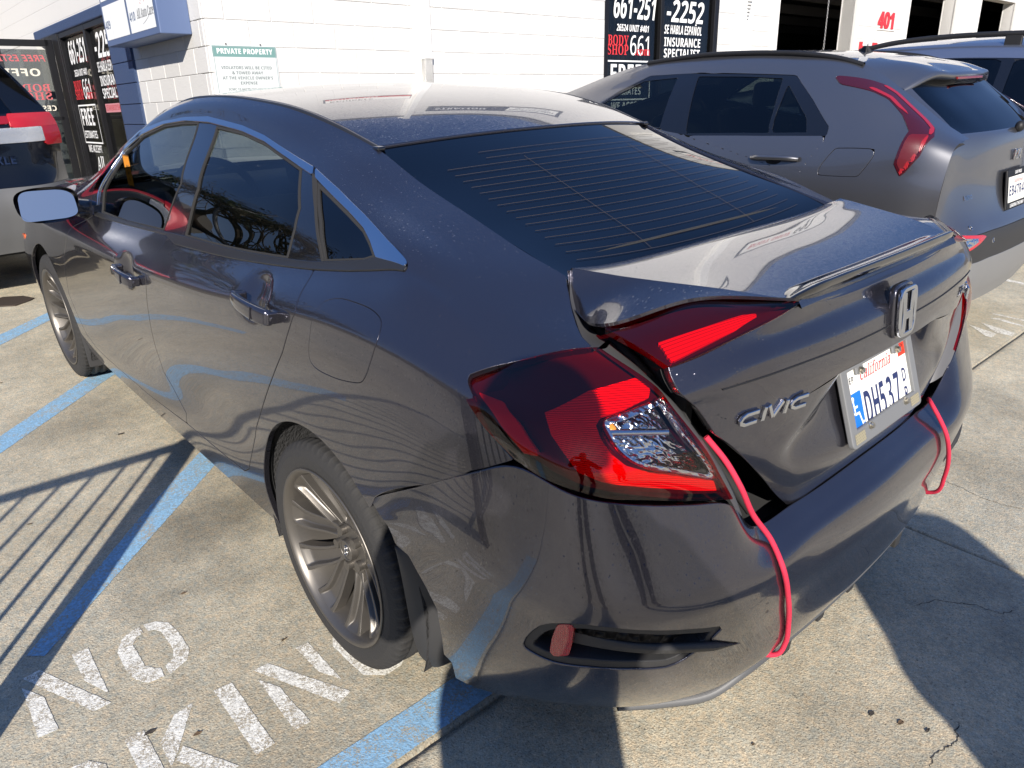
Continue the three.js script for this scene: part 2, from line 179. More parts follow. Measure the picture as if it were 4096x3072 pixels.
// ================================================================ the grey sedan
// side skin: guide curves [z, half width, height] from sill to roof edge; z runs backwards from the front, the rear axle is z = 0
const carGuides = [
  [0, [[-3.62, .66, .26], [-3.3, .8, .235], [-2.7, .85, .23], [-2, .856, .226], [-1, .858, .228], [-.4, .858, .232], [.2, .855, .235], [.8, .8, .24]]],
  [.105, [[-3.62, .7, .34], [-3.3, .83, .33], [-2.7, .872, .33], [-1.9, .873, .32], [-1, .873, .336], [-.5, .875, .352], [.2, .88, .36], [.8, .82, .36]]],
  [.2, [[-3.62, .72, .43], [-3.3, .845, .42], [-2.7, .884, .42], [-1.955, .876, .385], [-1.14, .868, .452], [-.56, .874, .515], [-.1, .887, .54], [.3, .891, .54], [.8, .83, .54]]],
  [.4, [[-3.62, .73, .6], [-3.3, .855, .6], [-2.7, .89, .62], [-2, .884, .62], [-1.1, .882, .65], [-.5, .884, .68], [0, .892, .72], [.35, .893, .74], [.55, .886, .75], [.8, .845, .76]]],
  [.6, [[-3.62, .7, .7], [-3.2, .84, .735], [-2.7, .875, .765], [-2.2, .88, .785], [-1.07, .887, .83], [-.58, .888, .868], [-.06, .887, .936], [.18, .884, .958], [.4, .878, .958], [.57, .866, .94], [.8, .83, .92]]],
  [.635, [[-3.62, .69, .715], [-3.2, .835, .77], [-2.7, .872, .8], [-2.2, .878, .82], [-1.07, .886, .865], [-.58, .886, .903], [-.06, .883, .972], [.18, .878, .993], [.4, .871, .99], [.57, .857, .968], [.8, .82, .945]]],
  [.672, [[-3.62, .67, .735], [-3.2, .82, .795], [-2.7, .858, .826], [-2.2, .865, .846], [-1.07, .868, .897], [-.58, .868, .935], [-.06, .862, 1.002], [.18, .855, 1.024], [.4, .846, 1.019], [.57, .834, .991], [.8, .8, .968]]],
  [.76, [[-3.62, .6, .78], [-3.2, .77, .845], [-2.7, .82, .88], [-2.2, .826, .9], [-1.94, .818, .908], [-.94, .82, .974], [-.42, .818, 1.015], [-.06, .801, 1.056], [.15, .787, 1.086], [.28, .778, 1.102], [.42, .782, 1.07], [.575, .79, 1.016], [.8, .75, .99]]],
  [1.15, [[-3.62, .4, .8], [-3.2, .66, .885], [-2.7, .745, .93], [-2.4, .748, .962], [-2.15, .7, 1.055], [-1.85, .645, 1.187], [-1.6, .615, 1.267], [-1.373, .602, 1.313], [-1.063, .6, 1.332], [-.785, .608, 1.32], [-.48, .63, 1.279], [-.273, .66, 1.246], [.031, .708, 1.18], [.26, .752, 1.125], [.42, .735, 1.085], [.575, .72, 1.045], [.8, .69, 1.03]]],
  [1.24, [[-3.62, .2, .805], [-3.2, .56, .9], [-2.7, .69, .955], [-2.45, .7, .985], [-2.15, .66, 1.09], [-1.85, .615, 1.22], [-1.6, .59, 1.305], [-1.373, .58, 1.352], [-1.06, .577, 1.374], [-.785, .581, 1.366], [-.545, .588, 1.342], [-.349, .59, 1.31], [-.19, .595, 1.278], [.004, .62, 1.212], [.221, .645, 1.158], [.414, .645, 1.11], [.575, .64, 1.066], [.8, .63, 1.05]]],
  [1.3, [[-3.62, .02, .81], [-3.2, .46, .91], [-2.7, .62, .968], [-2.45, .64, 1.0], [-2.15, .615, 1.11], [-1.85, .585, 1.237], [-1.6, .565, 1.325], [-1.373, .555, 1.372], [-1.06, .552, 1.394], [-.785, .552, 1.39], [-.545, .548, 1.373], [-.349, .54, 1.339], [-.19, .531, 1.297], [.004, .54, 1.233], [.221, .55, 1.177], [.414, .556, 1.126], [.5, .556, 1.107], [.6, .558, 1.08], [.8, .6, 1.06]]],
];
{ // the glass bulges outwards between belt and roof
  const b = curve(carGuides[7][1]), t = curve(carGuides[8][1]), pts = []; for (const z of [-3.62, -3.2, -2.7, -2.4, -2.15, -1.85, -1.6, -1.373, -1.063, -.785, -.48, -.273, .031, .26, .42, .575, .8]) { const p = b(z), q = t(z), l = Math.hypot(p[0] - q[0], p[1] - q[1]), k = .075 * l * sstep(-2.6, -2.1, z) * sstep(.2, -.1, z), dx = (q[0] - p[0]) / l, dy = (q[1] - p[1]) / l; pts.push([z, lerp(p[0], q[0], .45) + dy * k, lerp(p[1], q[1], .45) - dx * k]); }
  carGuides.splice(8, 0, [.935, pts]); }
function sideSkin(guides, z0, z1, nu, nv, passU, passV, dent, zero = 7) { // second coordinate: arc length above guide "zero"
  const k = guides.map((g) => g[0]), n = k.length, W = k[n - 1], f = guides.map((g) => curve(g[1])), cache = new Map();
  return new Grid(nu, nv, (u, v) => { const z = lerp(z0, z1, u); let c = cache.get(u); if (!c) { const q = f.map((g) => g(z)), L = [0]; for (let i = 1; i < n; i++) L.push(L[i - 1] + Math.max(.002, Math.hypot(q[i][0] - q[i - 1][0], q[i][1] - q[i - 1][1]))); c = [curve(q.map((p, i) => [L[i], ...p])), L]; cache.set(u, c); } const [g, L] = c, w = v * W; let i = 0; while (i < n - 2 && w > k[i + 1]) i++; const s = lerp(L[i], L[i + 1], (w - k[i]) / (k[i + 1] - k[i])), p = g(s); let x = p[0]; if (dent) x += dent(z, p[1]); return [-x, p[1], z, z, s - L[zero]]; }, passU, passV);
}
const HANDLES = [];
let side = sideSkin(carGuides, -3.62, .78, 420, 170, 14, 2);
for (const q of [['G', 630, 1510], ['C4', 845, 115]]) HANDLES.push(side.hit(...q));
side = sideSkin(carGuides, -3.62, .78, 440, 190, 14, 2, (z, y) => { let s = 0; for (const h of HANDLES) { const a = (z - h.p.z + .062) / .062, b = (y - h.p.y) / .052, r = a * a + b * b; s -= .03 * Math.exp(-r * r * r * 1.2); } return s; });
const onSide = (list) => list.map((q) => { if (q[0] === 'p') return [q[1], q[2]]; if (q[0] === 'zy') { const i = Math.round((q[1] + 3.62) / 4.4 * 439); let best = 0, bd = 9; for (let j = 0; j < 190; j++) { const d = Math.abs(side.P[(j * 440 + i) * 3 + 1] - q[2]); if (d < bd) { bd = d; best = j; } } return [q[1], side.A[(best * 440 + i) * 2 + 1]]; } const h = side.hit(...q); if (!h) throw new Error('no hit ' + q); return h.a; });
const each = (k, ...l) => l.map((q) => [k, ...q]);
const midGap = [...each('C1', [1062, 1570]), ...each('C4', [995, 0], [946, 110], [953, 300], [975, 450], [1010, 600], [1060, 750], [1150, 910], [1208, 1020], [1210, 1083])];
const fine = () => side.sub(140, 396, 88, 178, 3);
const DOORF = sdPoly(onSide([...each('C1', [720, 1330], [608, 1392], [470, 1470], [428, 1560]), ...each('C4', [415, 0], [425, 100], [445, 240], [497, 370], [560, 505], [630, 600], [700, 668], [960, 895]), ...midGap.slice().reverse(), ['C1', 1080, 1450]]));
const DOORR = sdPoly(onSide([...midGap, ...each('C4', [1480, 1310], [1585, 1392], [1612, 1380], [1660, 1110], [1740, 850], [1830, 620], [1910, 370], [2030, 95]), ['G', 1030, 1210], ['G', 0, 980]]));
const dloTop = [...each('C1', [600, 1390], [598, 1330], [610, 1240], [690, 1085], [780, 955], [900, 850], [1060, 783], [1200, 757], [1350, 752]), ...each('G', [500, 186], [660, 258], [820, 365], [1030, 495], [1200, 650], [1400, 845], [1600, 1060], [1708, 1185], [1718, 1225], [1690, 1262])];
const beltLow = [...each('G', [1300, 1262], [1030, 1250], [500, 1180], [0, 1060]), ...each('C1', [1080, 1520])];
const DLO = sdPoly(onSide([...dloTop, ...beltLow]));
const WINR = sdPoly(onSide(each('G', [302, 192], [420, 218], [500, 238], [660, 312], [820, 424], [928, 500], [918, 790], [880, 950], [820, 1168], [500, 1114], [66, 1003], [160, 650])));
const WINF = sdPoly(onSide(each('C1', [655, 1375], [668, 1230], [735, 1100], [810, 985], [920, 880], [1060, 812], [1180, 792], [1282, 790], [1170, 1190], [1052, 1492], [800, 1432])));
const WINQ = sdPoly(onSide(each('G', [1045, 604], [1150, 703], [1280, 832], [1395, 955], [1440, 1050], [1476, 1152], [1380, 1183], [1092, 1191], [1062, 900])));
const CHR = sdPoly(onSide([...each('C1', [598, 1330], [610, 1240], [690, 1085], [780, 955], [900, 850], [1060, 783], [1200, 757], [1350, 752]), ...each('G', [500, 186], [660, 258], [820, 365], [1020, 488], [1012, 552], [820, 420], [660, 306], [500, 232], [250, 165]), ...each('C1', [1200, 783], [1060, 806], [920, 872], [800, 978], [720, 1095], [640, 1240], [630, 1330])]));
const CHRQ = sdPoly(onSide(each('G', [1036, 502], [1200, 652], [1400, 847], [1600, 1062], [1704, 1185], [1706, 1212], [1690, 1226], [1482, 1160], [1440, 1040], [1392, 945], [1280, 820], [1036, 572])));
const BELT = sdPoly(onSide([...each('G', [1716, 1232], [1690, 1262]), ...beltLow, ['C1', 606, 1398], ['C1', 640, 1376], ['C1', 1050, 1496], ...each('G', [66, 1005], [500, 1117], [820, 1172], [1020, 1195], [1090, 1195], [1380, 1187], [1480, 1163], [1690, 1230])]));
const DIV = [sdPoly(onSide([['G', 1012, 540], ['G', 1036, 560], ['G', 1046, 620], ['G', 1092, 1193], ['G', 1080, 1196], ['G', 1028, 800]]))];
const FUEL = sdPoly(smoothLoop(onSide(each('F', [700, 652], [738, 645], [785, 660], [815, 680], [823, 700], [815, 735], [802, 775], [788, 815], [770, 827], [720, 815], [682, 795], [668, 770], [670, 720], [680, 680])), 3));
const REAR = sdPoly(onSide([['p', .5, .9], ...each('C5', [1478, 125], [1481, 260], [1512, 400], [1562, 520], [1636, 590], [1300, 643], [1000, 713], [830, 770]), ...each('U', [772, 30], [768, 48], [850, 250], [960, 460], [1060, 600], [1160, 706], [800, 803], [400, 922], [0, 1018]), ['zy', .2, .5], ['p', .2, -1.4], ['p', 1, -1.4], ['p', 1, .9]]));
const arch = (z, y) => Math.max(.374 - Math.hypot(z, y - .3175), .372 - Math.hypot(z + 2.7, y - .3175));
const gp = .0024;
const sedan = thing('sedan', 'dark grey four-door sedan with half-open boot tied down by a red cord', 'car');
const bothSides = (name, geo, mat, parent = sedan) => { const a = part(name, geo, mat, parent); return [a, part(name, mirrorX(geo), mat, parent)]; };
const S2 = (a, b, x, y, z) => [a, b];
bothSides('body_side', side.cut((a, b, x, y, z) => Math.max(gp - DOORF(a, b), gp - DOORR(a, b), .001 - DLO(a, b), arch(z, y), gp - REAR(a, b), .002 - FUEL(a, b)), { flange: .014, sides: '01' }), M.paint);
const doorParts = [DOORF, DOORR].map((d) => bothSides('door', side.cut((a, b, x, y, z) => Math.max(d(a, b) + gp, .001 - DLO(a, b), arch(z, y)), { flange: .014 }), M.paint));
bothSides('fuel_door', side.sub(355, 402, 70, 150, 3).cut((a, b) => FUEL(a, b) + .0015, { flange: .01, offset: .0004 }), M.paint);
bothSides('inner_shell', side.cut((a, b, x, y, z) => Math.max(.012 - DLO(a, b), arch(z, y) + .01, z - .62), { offset: -.03, flange: 0 }), M.dark);  // dark sheet behind the panels, put in so the gaps show as shade
const green = fine();
// window openings: bright upper moulding, belt moulding, black pillars, tinted panes
bothSides('window_moulding', green.cut((a, b) => Math.max(CHR(a, b) + .001, DLO(a, b) + .002), { offset: .003, flange: .006, bevel: .003 }), M.chrome);
bothSides('window_moulding', green.cut((a, b) => CHRQ(a, b) + .001, { offset: .003, flange: .006, bevel: .003 }), M.chrome);
bothSides('belt_moulding', green.cut((a, b) => Math.max(BELT(a, b) + .001, DLO(a, b) + .001), { offset: .004, flange: .012, bevel: .003 }), M.satin);
bothSides('pillar_trim', green.cut((a, b) => Math.max(DLO(a, b) + .001, -WINF(a, b), -WINR(a, b), -WINQ(a, b), -CHR(a, b) - .002, -CHRQ(a, b) - .002, -BELT(a, b) - .002), { offset: -.003, flange: .006 }), M.gloss);
bothSides('window_divider', green.cut((a, b) => DIV[0](a, b), { offset: .001, flange: .008, bevel: .002 }), M.rubber);
const winGeo = [WINF, WINR, WINQ].map((w) => green.cut((a, b) => w(a, b) - .008, { offset: -.007, flange: 0 }));
bothSides('side_window', winGeo[0], M.tint); bothSides('side_window', winGeo[1], M.tint); bothSides('quarter_window', winGeo[2], M.tintDark);
for (const w of [WINF, WINR, WINQ]) bothSides('window_seal', green.cut((a, b) => Math.max(w(a, b) - .001, -w(a, b) - .006), { offset: -.0015, flange: .005, bevel: .001 }), M.rubber);
// door handles
function handleGeo(len) { const l = []; const g = new Grid(28, 20, (u, v) => { const t = u * 2 - 1, a = v * Math.PI * 2, w = .019 * (1 - .25 * Math.pow(Math.abs(t), 3)) * (1 + .2 * t), d = .011, bow = .034 - .016 * Math.pow(Math.abs(t), 2.6), e = Math.abs(t) > .985 ? .05 : 1, c = Math.cos(a), s = Math.sin(a); return [-(bow + d * e * Math.sign(c) * Math.pow(Math.abs(c), .6)), w * e * Math.sign(s) * Math.pow(Math.abs(s), .6), t * len / 2]; }); l.push(g.cut(null, { flange: 0 })); for (const s of [-1, 1]) l.push(rbox(.034, .03, .028, .006, -.012, 0, s * (len / 2 - .016))); l.push(rbox(.004, .034, .002, .001, -.0445, 0, len * .22)); return merge(l); }
HANDLES.forEach((h, i) => { const g = handleGeo(.205), q = new THREE.Quaternion().setFromEuler(new THREE.Euler(rad(4), 0, rad(-6))); g.applyQuaternion(q); g.translate(h.p.x - .004, h.p.y - .002, h.p.z); part('door_handle', g, M.paint, doorParts[1 - i][0]); part('door_handle', mirrorX(g), M.paint, doorParts[1 - i][1]); });
// roof, windscreen, bonnet, rear window (full-width lofts; rows run from rear to front)
const full = (half) => [...half.slice(1).reverse().map(([x, y, z]) => [-x, y, z]), ...half];
const topRow = (xe, ye, ze, yc, zc) => full([0, .3, .6, .82, .94, 1].map((s) => [xe * s, lerp(yc, ye, Math.pow(s, 2.2)), lerp(zc, ze, s * s)]));
const roof = loft([topRow(.527, 1.2985, -.186, 1.322, -.112), topRow(.536, 1.34, -.349, 1.368, -.30), topRow(.544, 1.375, -.545, 1.403, -.53), topRow(.549, 1.392, -.785, 1.419, -.785), topRow(.549, 1.396, -1.06, 1.421, -1.06), topRow(.552, 1.374, -1.373, 1.403, -1.4), topRow(.556, 1.352, -1.48, 1.385, -1.52)], 90, 90, { passU: 2, passV: 8 });
part('roof', roof.cut((a, b, x, y, z) => Math.abs(x) - .5235 - .012 * sstep(-.15, -.6, z), { flange: .02, bevel: .004, sides: '01' }), M.paint, sedan);
for (const s of [-1, 1]) part('roof_moulding', tube([[-.527, 1.2925, -.186], [-.538, 1.335, -.349], [-.545, 1.369, -.545], [-.549, 1.385, -.785], [-.549, 1.389, -1.06], [-.552, 1.367, -1.373], [-.58, 1.235, -1.85]].map(([x, y, z]) => [x * -s, y, z]), .008, 40, 6), M.satin, sedan);
for (const s of [-1, 1]) part('roof_moulding_end', rbox(.024, .012, .03, .005, s * .527, 1.293, -.178), M.gloss, sedan);
const glassR = loft([topRow(.55, 1.088, .545, 1.045, .52), topRow(.552, 1.112, .465, 1.083, .475), topRow(.545, 1.174, .221, 1.176, .27), topRow(.535, 1.231, .004, 1.249, .085), topRow(.525, 1.294, -.184, 1.318, -.11)], 70, 70, { passV: 6 });
part('rear_window', glassR.cut((a, b, x, y, z) => Math.abs(x) - .548, { flange: .004, offset: -.003, sides: true }), M.tintDark, sedan);
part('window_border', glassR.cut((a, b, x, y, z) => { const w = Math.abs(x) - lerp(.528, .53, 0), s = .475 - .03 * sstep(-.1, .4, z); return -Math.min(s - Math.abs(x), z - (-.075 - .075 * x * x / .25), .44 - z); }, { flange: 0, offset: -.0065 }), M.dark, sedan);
{ const wires = []; const gz = (t) => lerp(.44, -.03, t); for (let k = 0; k < 17; k++) { const v0 = .13 + k * .046, pts = []; for (let i = 0; i <= 24; i++) { const u = lerp(.085 + (k > 14 ? .12 : 0), .915, i / 24), fi = u * 69, fj = v0 * 69, i0 = Math.floor(fi), j0 = Math.floor(fj); const p = glassR.vec(i0, j0).lerp(glassR.vec(i0 + 1, j0), fi - i0).lerp(glassR.vec(i0, j0 + 1).lerp(glassR.vec(i0 + 1, j0 + 1), fi - i0), fj - j0); p.y -= .0005; pts.push(p); } wires.push(tube(pts, .00045, 24, 4)); } for (const u of [.3, .7]) { const pts = []; for (let j = 0; j <= 20; j++) { const fj = lerp(.13, .8, j / 20) * 69, i0 = Math.round(u * 69), j0 = Math.floor(fj); const p = glassR.vec(i0, j0).lerp(glassR.vec(i0, j0 + 1), fj - j0); p.y -= .0005; pts.push(p); } wires.push(tube(pts, .0004, 20, 4)); } const w = part('heating_wires', merge(wires), std(.06, .048, .042, .7), sedan); w.userData.kind = 'stuff'; }
const wind = loft([topRow(.556, 1.352, -1.48, 1.385, -1.53), topRow(.585, 1.237, -1.85, 1.27, -1.95), topRow(.615, 1.11, -2.15, 1.15, -2.3), topRow(.64, .985, -2.47, 1.02, -2.62)], 30, 30);
part('windscreen', wind.cut(null, { flange: 0 }), M.clear, sedan);
const hood = loft([topRow(.66, .985, -2.45, 1.0, -2.58), topRow(.66, .95, -2.75, .985, -2.85), topRow(.6, .915, -3.2, .93, -3.25), topRow(.3, .82, -3.6, .83, -3.62)], 30, 30);
part('bonnet', hood.cut(null, { flange: .01, sides: true }), M.paint, sedan);
{ const half = []; const rows = [0, 60, 110, 150, 188].map((j) => { const p = side.vec(0, j); return full([0, .4, .75, 1].map((s) => [-p.x * s, p.y, p.z - .12 * (1 - s * s)])); }); part('front_bumper', loft(rows.map((r) => r.slice().reverse()), 30, 24).cut(null, { flange: 0 }), M.paint, sedan); }
// rear bumper: rows from the bottom edge up to the top edge, columns from the left wheel round the corner to the middle
const bumpHalf = {
  bot: [[.855, .24, .2], [.855, .235, .3], [.85, .23, .44], [.818, .222, .53], [.775, .22, .6], [.715, .22, .675], [.635, .22, .76], [.555, .222, .825], [.475, .235, .885], [.41, .27, .915], [.28, .282, .93], [0, .287, .94]],
  low: [[.872, .32, .2], [.873, .32, .3], [.869, .32, .45], [.852, .315, .57], [.818, .31, .66], [.768, .31, .742], [.693, .31, .82], [.605, .31, .877], [.515, .315, .916], [.44, .322, .938], [.3, .328, .955], [0, .33, .965]],
  mid: [[.89, .44, .2], [.892, .45, .3], [.89, .45, .465], [.881, .45, .61], [.859, .45, .712], [.822, .45, .8], [.748, .45, .876], [.645, .45, .923], [.55, .45, .946], [.46, .45, .96], [.3, .45, .972], [0, .45, .982]],
  und: [[.894, .5, .2], [.896, .53, .3], [.895, .565, .465], [.893, .585, .61], [.877, .59, .724], [.842, .59, .822], [.765, .585, .897], [.658, .577, .944], [.56, .572, .966], [.46, .567, .978], [.3, .565, .985], [0, .565, .995]],
  cre: [[.895, .53, .2], [.897, .57, .3], [.8965, .615, .465], [.896, .63, .612], [.882, .636, .729], [.847, .635, .828], [.768, .626, .902], [.658, .614, .948], [.559, .606, .969], [.46, .602, .979], [.3, .605, .978], [0, .605, .987]],
  upp: [[.894, .555, .2], [.895, .6, .285], [.896, .68, .465], [.892, .745, .611], [.873, .76, .715], [.843, .75, .812], [.754, .73, .881], [.647, .704, .921], [.549, .686, .942], [.459, .646, .947], [.3, .636, .95], [0, .636, .957]],
  top: [[.892, .575, .2], [.892, .628, .271], [.8945, .745, .465], [.886, .832, .609], [.862, .872, .695], [.833, .85, .798], [.735, .818, .861], [.632, .788, .892], [.536, .757, .912], [.452, .672, .912], [.3, .658, .918], [0, .658, .924]],
};
const wide = (h) => [...h.map(([x, y, z]) => [-x, y, z]), ...h.slice(0, -1).reverse()];
const bumper = loft(['bot', 'low', 'mid', 'und', 'cre', 'upp', 'top'].map((k) => wide(bumpHalf[k])), 300, 110, { passU: 5, passV: 1 });
const onBump = (list) => list.map((q) => { const h = bumper.hit(...q); if (!h) throw new Error('no bumper hit ' + q); return h.a; });
const UB = bumper.A[(300 - 1) * 2]; // full length across
const VENT = sdPoly(smoothLoop(onBump(each('F', [1128, 1393], [1150, 1362], [1190, 1347], [1270, 1350], [1400, 1362], [1556, 1353], [1548, 1372], [1538, 1385], [1562, 1386], [1602, 1389], [1560, 1398], [1515, 1402], [1480, 1425], [1440, 1443], [1370, 1447], [1270, 1443], [1195, 1432], [1150, 1412])), 2));
const ventBoth = (a, b) => Math.min(VENT(a, b), VENT(UB - a, b));
const fe = onBump(each('W', [740, 536], [830, 690], [895, 826], [975, 895], [1080, 1085], [1150, 1225], [1180, 1400], [1192, 1500], [1240, 1550])), FRONT = sdPoly([[-.2, fe[0][1] + .02], ...fe, [fe[8][0] + .01, -.3], [-.2, -.3]]);
const bump = part('rear_bumper', bumper.cut((a, b, x, y, z) => Math.max(arch(z, y), -FRONT(a, b), -FRONT(UB - a, b), .001 - ventBoth(a, b)), { flange: .016, bevel: .003, sides: '01' }), M.paint, sedan);
bothSides('vent_surround', bumper.cut((a, b, x) => Math.max(VENT(a, b) - .001, -VENT(a, b) - .014), { offset: -.004, flange: .03, bevel: .003 }), M.darkPlastic);
bothSides('vent_grille', bumper.cut((a, b, x) => VENT(a, b) - .002, { offset: -.034, flange: 0 }), std(.012, .012, .013, .5, 0, { bumpMap: withRep(dotMap, 5, 5), bumpScale: .01 }));
{ const pt = (u, v, d) => { const h = bumper.hit('F', u, v); return h.p.clone().addScaledVector(h.n, d); };
  const blade = (list, r) => { const c = new THREE.CatmullRomCurve3(list, false, 'centripetal'), n = 26; return new Grid(n, 12, (u, v) => { const p = c.getPoint(u), a = v * 6.2832, k = Math.min(1, (1 - u) * 6 + .04), e = r * k; return [p.x + e * .55 * Math.cos(a) * .7, p.y + e * Math.sin(a) * .75, p.z + e * .8 * Math.cos(a)]; }).cut(null, { flange: 0 }); };
  bothSides('vent_blade', blade([pt(1215, 1392, -.02), pt(1300, 1402, -.012), pt(1400, 1408, -.008), pt(1500, 1399, -.002), pt(1592, 1389, .002)], .016), M.darkPlastic);
  const h = ['F', 'F'], R = onBump(each('F', [1192, 1382], [1202, 1357], [1210, 1352], [1238, 1354], [1232, 1398], [1226, 1418], [1200, 1420], [1186, 1416]));
  bothSides('reflector', bumper.cut(((d) => (a, b) => d(a, b))(sdPoly(R)), { offset: -.002, flange: .02, bevel: .002 }), phys(.42, .015, .02, .25, 0, { clearcoat: 1, bumpMap: withRep(dotMap, 30, 30), bumpScale: .001 })); }
// diffuser lip and fins under the bumper
{ const row = (k, dx, dy, dz) => wide(bumpHalf[k]).slice(6, -6).map(([x, y, z]) => [x * dx, y + dy, z + dz]);
  part('diffuser', loft([row('bot', .93, -.05, -.16), row('bot', .985, -.012, -.01), row('bot', 1.012, .0, .012), row('bot', 1.013, .012, .0125), row('bot', 1.0, .016, .004)], 120, 14).cut(null, { flange: 0 }), std(.09, .092, .095, .5), sedan);
  for (const x of [-.225, -.06, .1, .385]) { const s = new THREE.Shape(); s.moveTo(-.02, 0); s.lineTo(.02, 0); s.lineTo(.011, -.045); s.lineTo(-.011, -.045); const g = new THREE.ExtrudeGeometry(s, { depth: .14, bevelSize: .003, bevelThickness: .003, bevelSegments: 2 }); g.translate(x, .27, .785); part('diffuser_fin', g, M.darkPlastic, sedan); } }
// boot lid, standing a little open: deck, rear face with its ledge, plate recess
const deckRow = (zc, yc, xm, ym, zm, p = 2.8) => [0, .25, .5, .7, .85, .94, 1].map((t) => [xm * t, lerp(yc, ym, Math.pow(t, p)), lerp(zc, zm, t * t)]);
const deckHalf = [deckRow(.886, 1.095, .366, 1.1005, .896), deckRow(.79, 1.1055, .435, 1.1135, .79), deckRow(.7, 1.1105, .486, 1.1175, .692), deckRow(.6, 1.112, .524, 1.1205, .61), deckRow(.53, 1.1085, .545, 1.1235, .557), deckRow(.495, 1.1005, .554, 1.124, .536), deckRow(.475, 1.087, .556, 1.1245, .524)];
const K7 = [0, .25, .5, .7, .85, .94, 1].map((t) => t * .58);
const kFull = [...K7.slice(1).reverse().map((k) => .58 - k), ...K7.map((k) => .58 + k)];
const lidGroup = new THREE.Group(); lidGroup.name = 'boot_lid'; sedan.add(lidGroup);
const deck = loft(deckHalf.map(full), 120, 60, { ku: kFull, passU: 14, passV: 10 });
part('lid_deck', deck.cut(null, { flange: .018, bevel: .003, sides: '1' }), M.paint, lidGroup);
{ const crest = [[.556, 1.1245, .524], [.545, 1.1235, .557], [.524, 1.1205, .61], [.486, 1.1175, .692], [.435, 1.1135, .79], [.366, 1.1005, .896]], lowE = [[.557, 1.119, .523], [.573, 1.072, .541], [.604, 1.054, .597], [.657, 1.0725, .703], [.525, 1.1075, .784], [.367, 1.1, .8965]], mid = crest.map((p, i) => [0, 1, 2].map((c) => lerp(p[c], lowE[i][c], .5) + (c === 1 ? .002 * [0, .6, 1, 1, .3, 0][i] : 0)));
  const wing = loft([lowE, mid, crest].map((r) => r.map(([x, y, z]) => [-x, y, z]).reverse()), 60, 20, { passU: 3 }).cut(null, { flange: .006, bevel: .002, sides: '0' });
  bothSides('lid_wing', mirrorX(mirrorX(wing)), M.paint, lidGroup); }
const faceHalf = [
  [[0, .941, .947], [.11, .941, .946], [.23, .938, .939], [.36, .92, .928], [.44, .914, .916], [.52, .907, .9], [.572, .905, .886]],
  [[0, .962, .945], [.12, .962, .944], [.25, .962, .938], [.38, .962, .926], [.47, .962, .913], [.555, .962, .893], [.613, .96, .875]],
  [[0, 1.011, .939], [.13, 1.011, .938], [.27, 1.012, .932], [.4, 1.013, .92], [.5, 1.012, .906], [.59, 1.006, .884], [.651, .999, .862]],
  [[0, 1.017, .938], [.13, 1.017, .937], [.27, 1.018, .931], [.4, 1.019, .919], [.5, 1.018, .905], [.59, 1.011, .882], [.653, 1.003, .859]],
  [[0, 1.03, .931], [.13, 1.03, .93], [.27, 1.031, .924], [.4, 1.032, .912], [.5, 1.03, .899], [.59, 1.023, .876], [.656, 1.014, .852]],
  [[0, 1.046, .914], [.13, 1.046, .913], [.27, 1.047, .907], [.4, 1.048, .897], [.5, 1.046, .886], [.59, 1.037, .867], [.657, 1.025, .845]],
  [[0, 1.076, .905], [.12, 1.076, .904], [.25, 1.079, .9], [.37, 1.09, .896], [.47, 1.076, .881], [.57, 1.057, .862], [.656, 1.038, .838]],
];
const face = loft(faceHalf.map(full), 120, 60, { ku: kFull, passU: 8, passV: 1 });
part('lid_face', face.cut(null, { flange: .014, bevel: .002, sides: 'uw' }), M.paint, lidGroup);
part('lid_edge', loft([full(faceHalf[6]).map(([x, y, z]) => [clamp(x, -.366, .366), Math.abs(x) > .37 ? 1.09 : y, Math.abs(x) > .37 ? .896 : z]), full(deckHalf[0]).map(([x, y, z]) => [x, y - .008, z + .006]), full(deckHalf[0])], 60, 8, { ku: kFull }).cut(null, { flange: 0 }), M.paint, lidGroup);
const lowHalf = [
  [[0, .655, .918], [.11, .655, .918], [.2, .655, .917], [.25, .655, .916], [.28, .655, .914], [.295, .655, .912], [.306, .656, .909]],
  [[0, .7, .942], [.12, .7, .941], [.22, .7, .936], [.29, .7, .927], [.32, .7, .921], [.34, .7, .915], [.357, .7, .908]],
  [[0, .755, .951], [.13, .755, .95], [.25, .756, .941], [.33, .757, .93], [.365, .758, .924], [.395, .759, .917], [.417, .76, .908]],
  [[0, .82, .924], [.13, .82, .924], [.27, .82, .921], [.35, .82, .919], [.4, .82, .922], [.445, .82, .914], [.478, .82, .903]],
  [[0, .87, .906], [.13, .87, .906], [.23, .87, .907], [.275, .87, .923], [.35, .87, .926], [.45, .868, .911], [.525, .866, .896]],
  [[0, .939, .882], [.12, .939, .882], [.2, .938, .884], [.232, .936, .937], [.36, .919, .927], [.44, .913, .915], [.571, .904, .885]],
];
const low = loft(lowHalf.map(full), 130, 50, { ku: kFull, passU: 3, passV: 3 });
part('plate_recess', low.cut(null, { flange: .012, bevel: .002, sides: '0uw' }), M.paint, lidGroup);
part('lid_overhang', loft([[[-.24, .9375, .9385], [0, .9405, .947], [.24, .9375, .9385]], [[-.24, .9365, .93], [0, .939, .879], [.24, .9365, .93]]], 30, 4).cut(null, { flange: 0 }), M.paint, lidGroup);
{ // black lip spoiler along the deck's rear edge
  const sp = (t, y, z) => full([0, .12, .24, .33, .375, .392].map((x, i) => { const k = [1, 1, 1, .85, .4, .02][i]; return [x, lerp(1.096, y, k), lerp(.885, z, k) - .03 * x * x]; }));
  part('lip_spoiler', loft([sp(0, 1.09, .897), sp(0, 1.117, .912), sp(0, 1.127, .911), sp(0, 1.126, .905), sp(0, 1.112, .875), sp(0, 1.1005, .846), sp(0, 1.092, .843)], 90, 40, { passV: 1 }).cut(null, { flange: 0 }), M.gloss, lidGroup); }
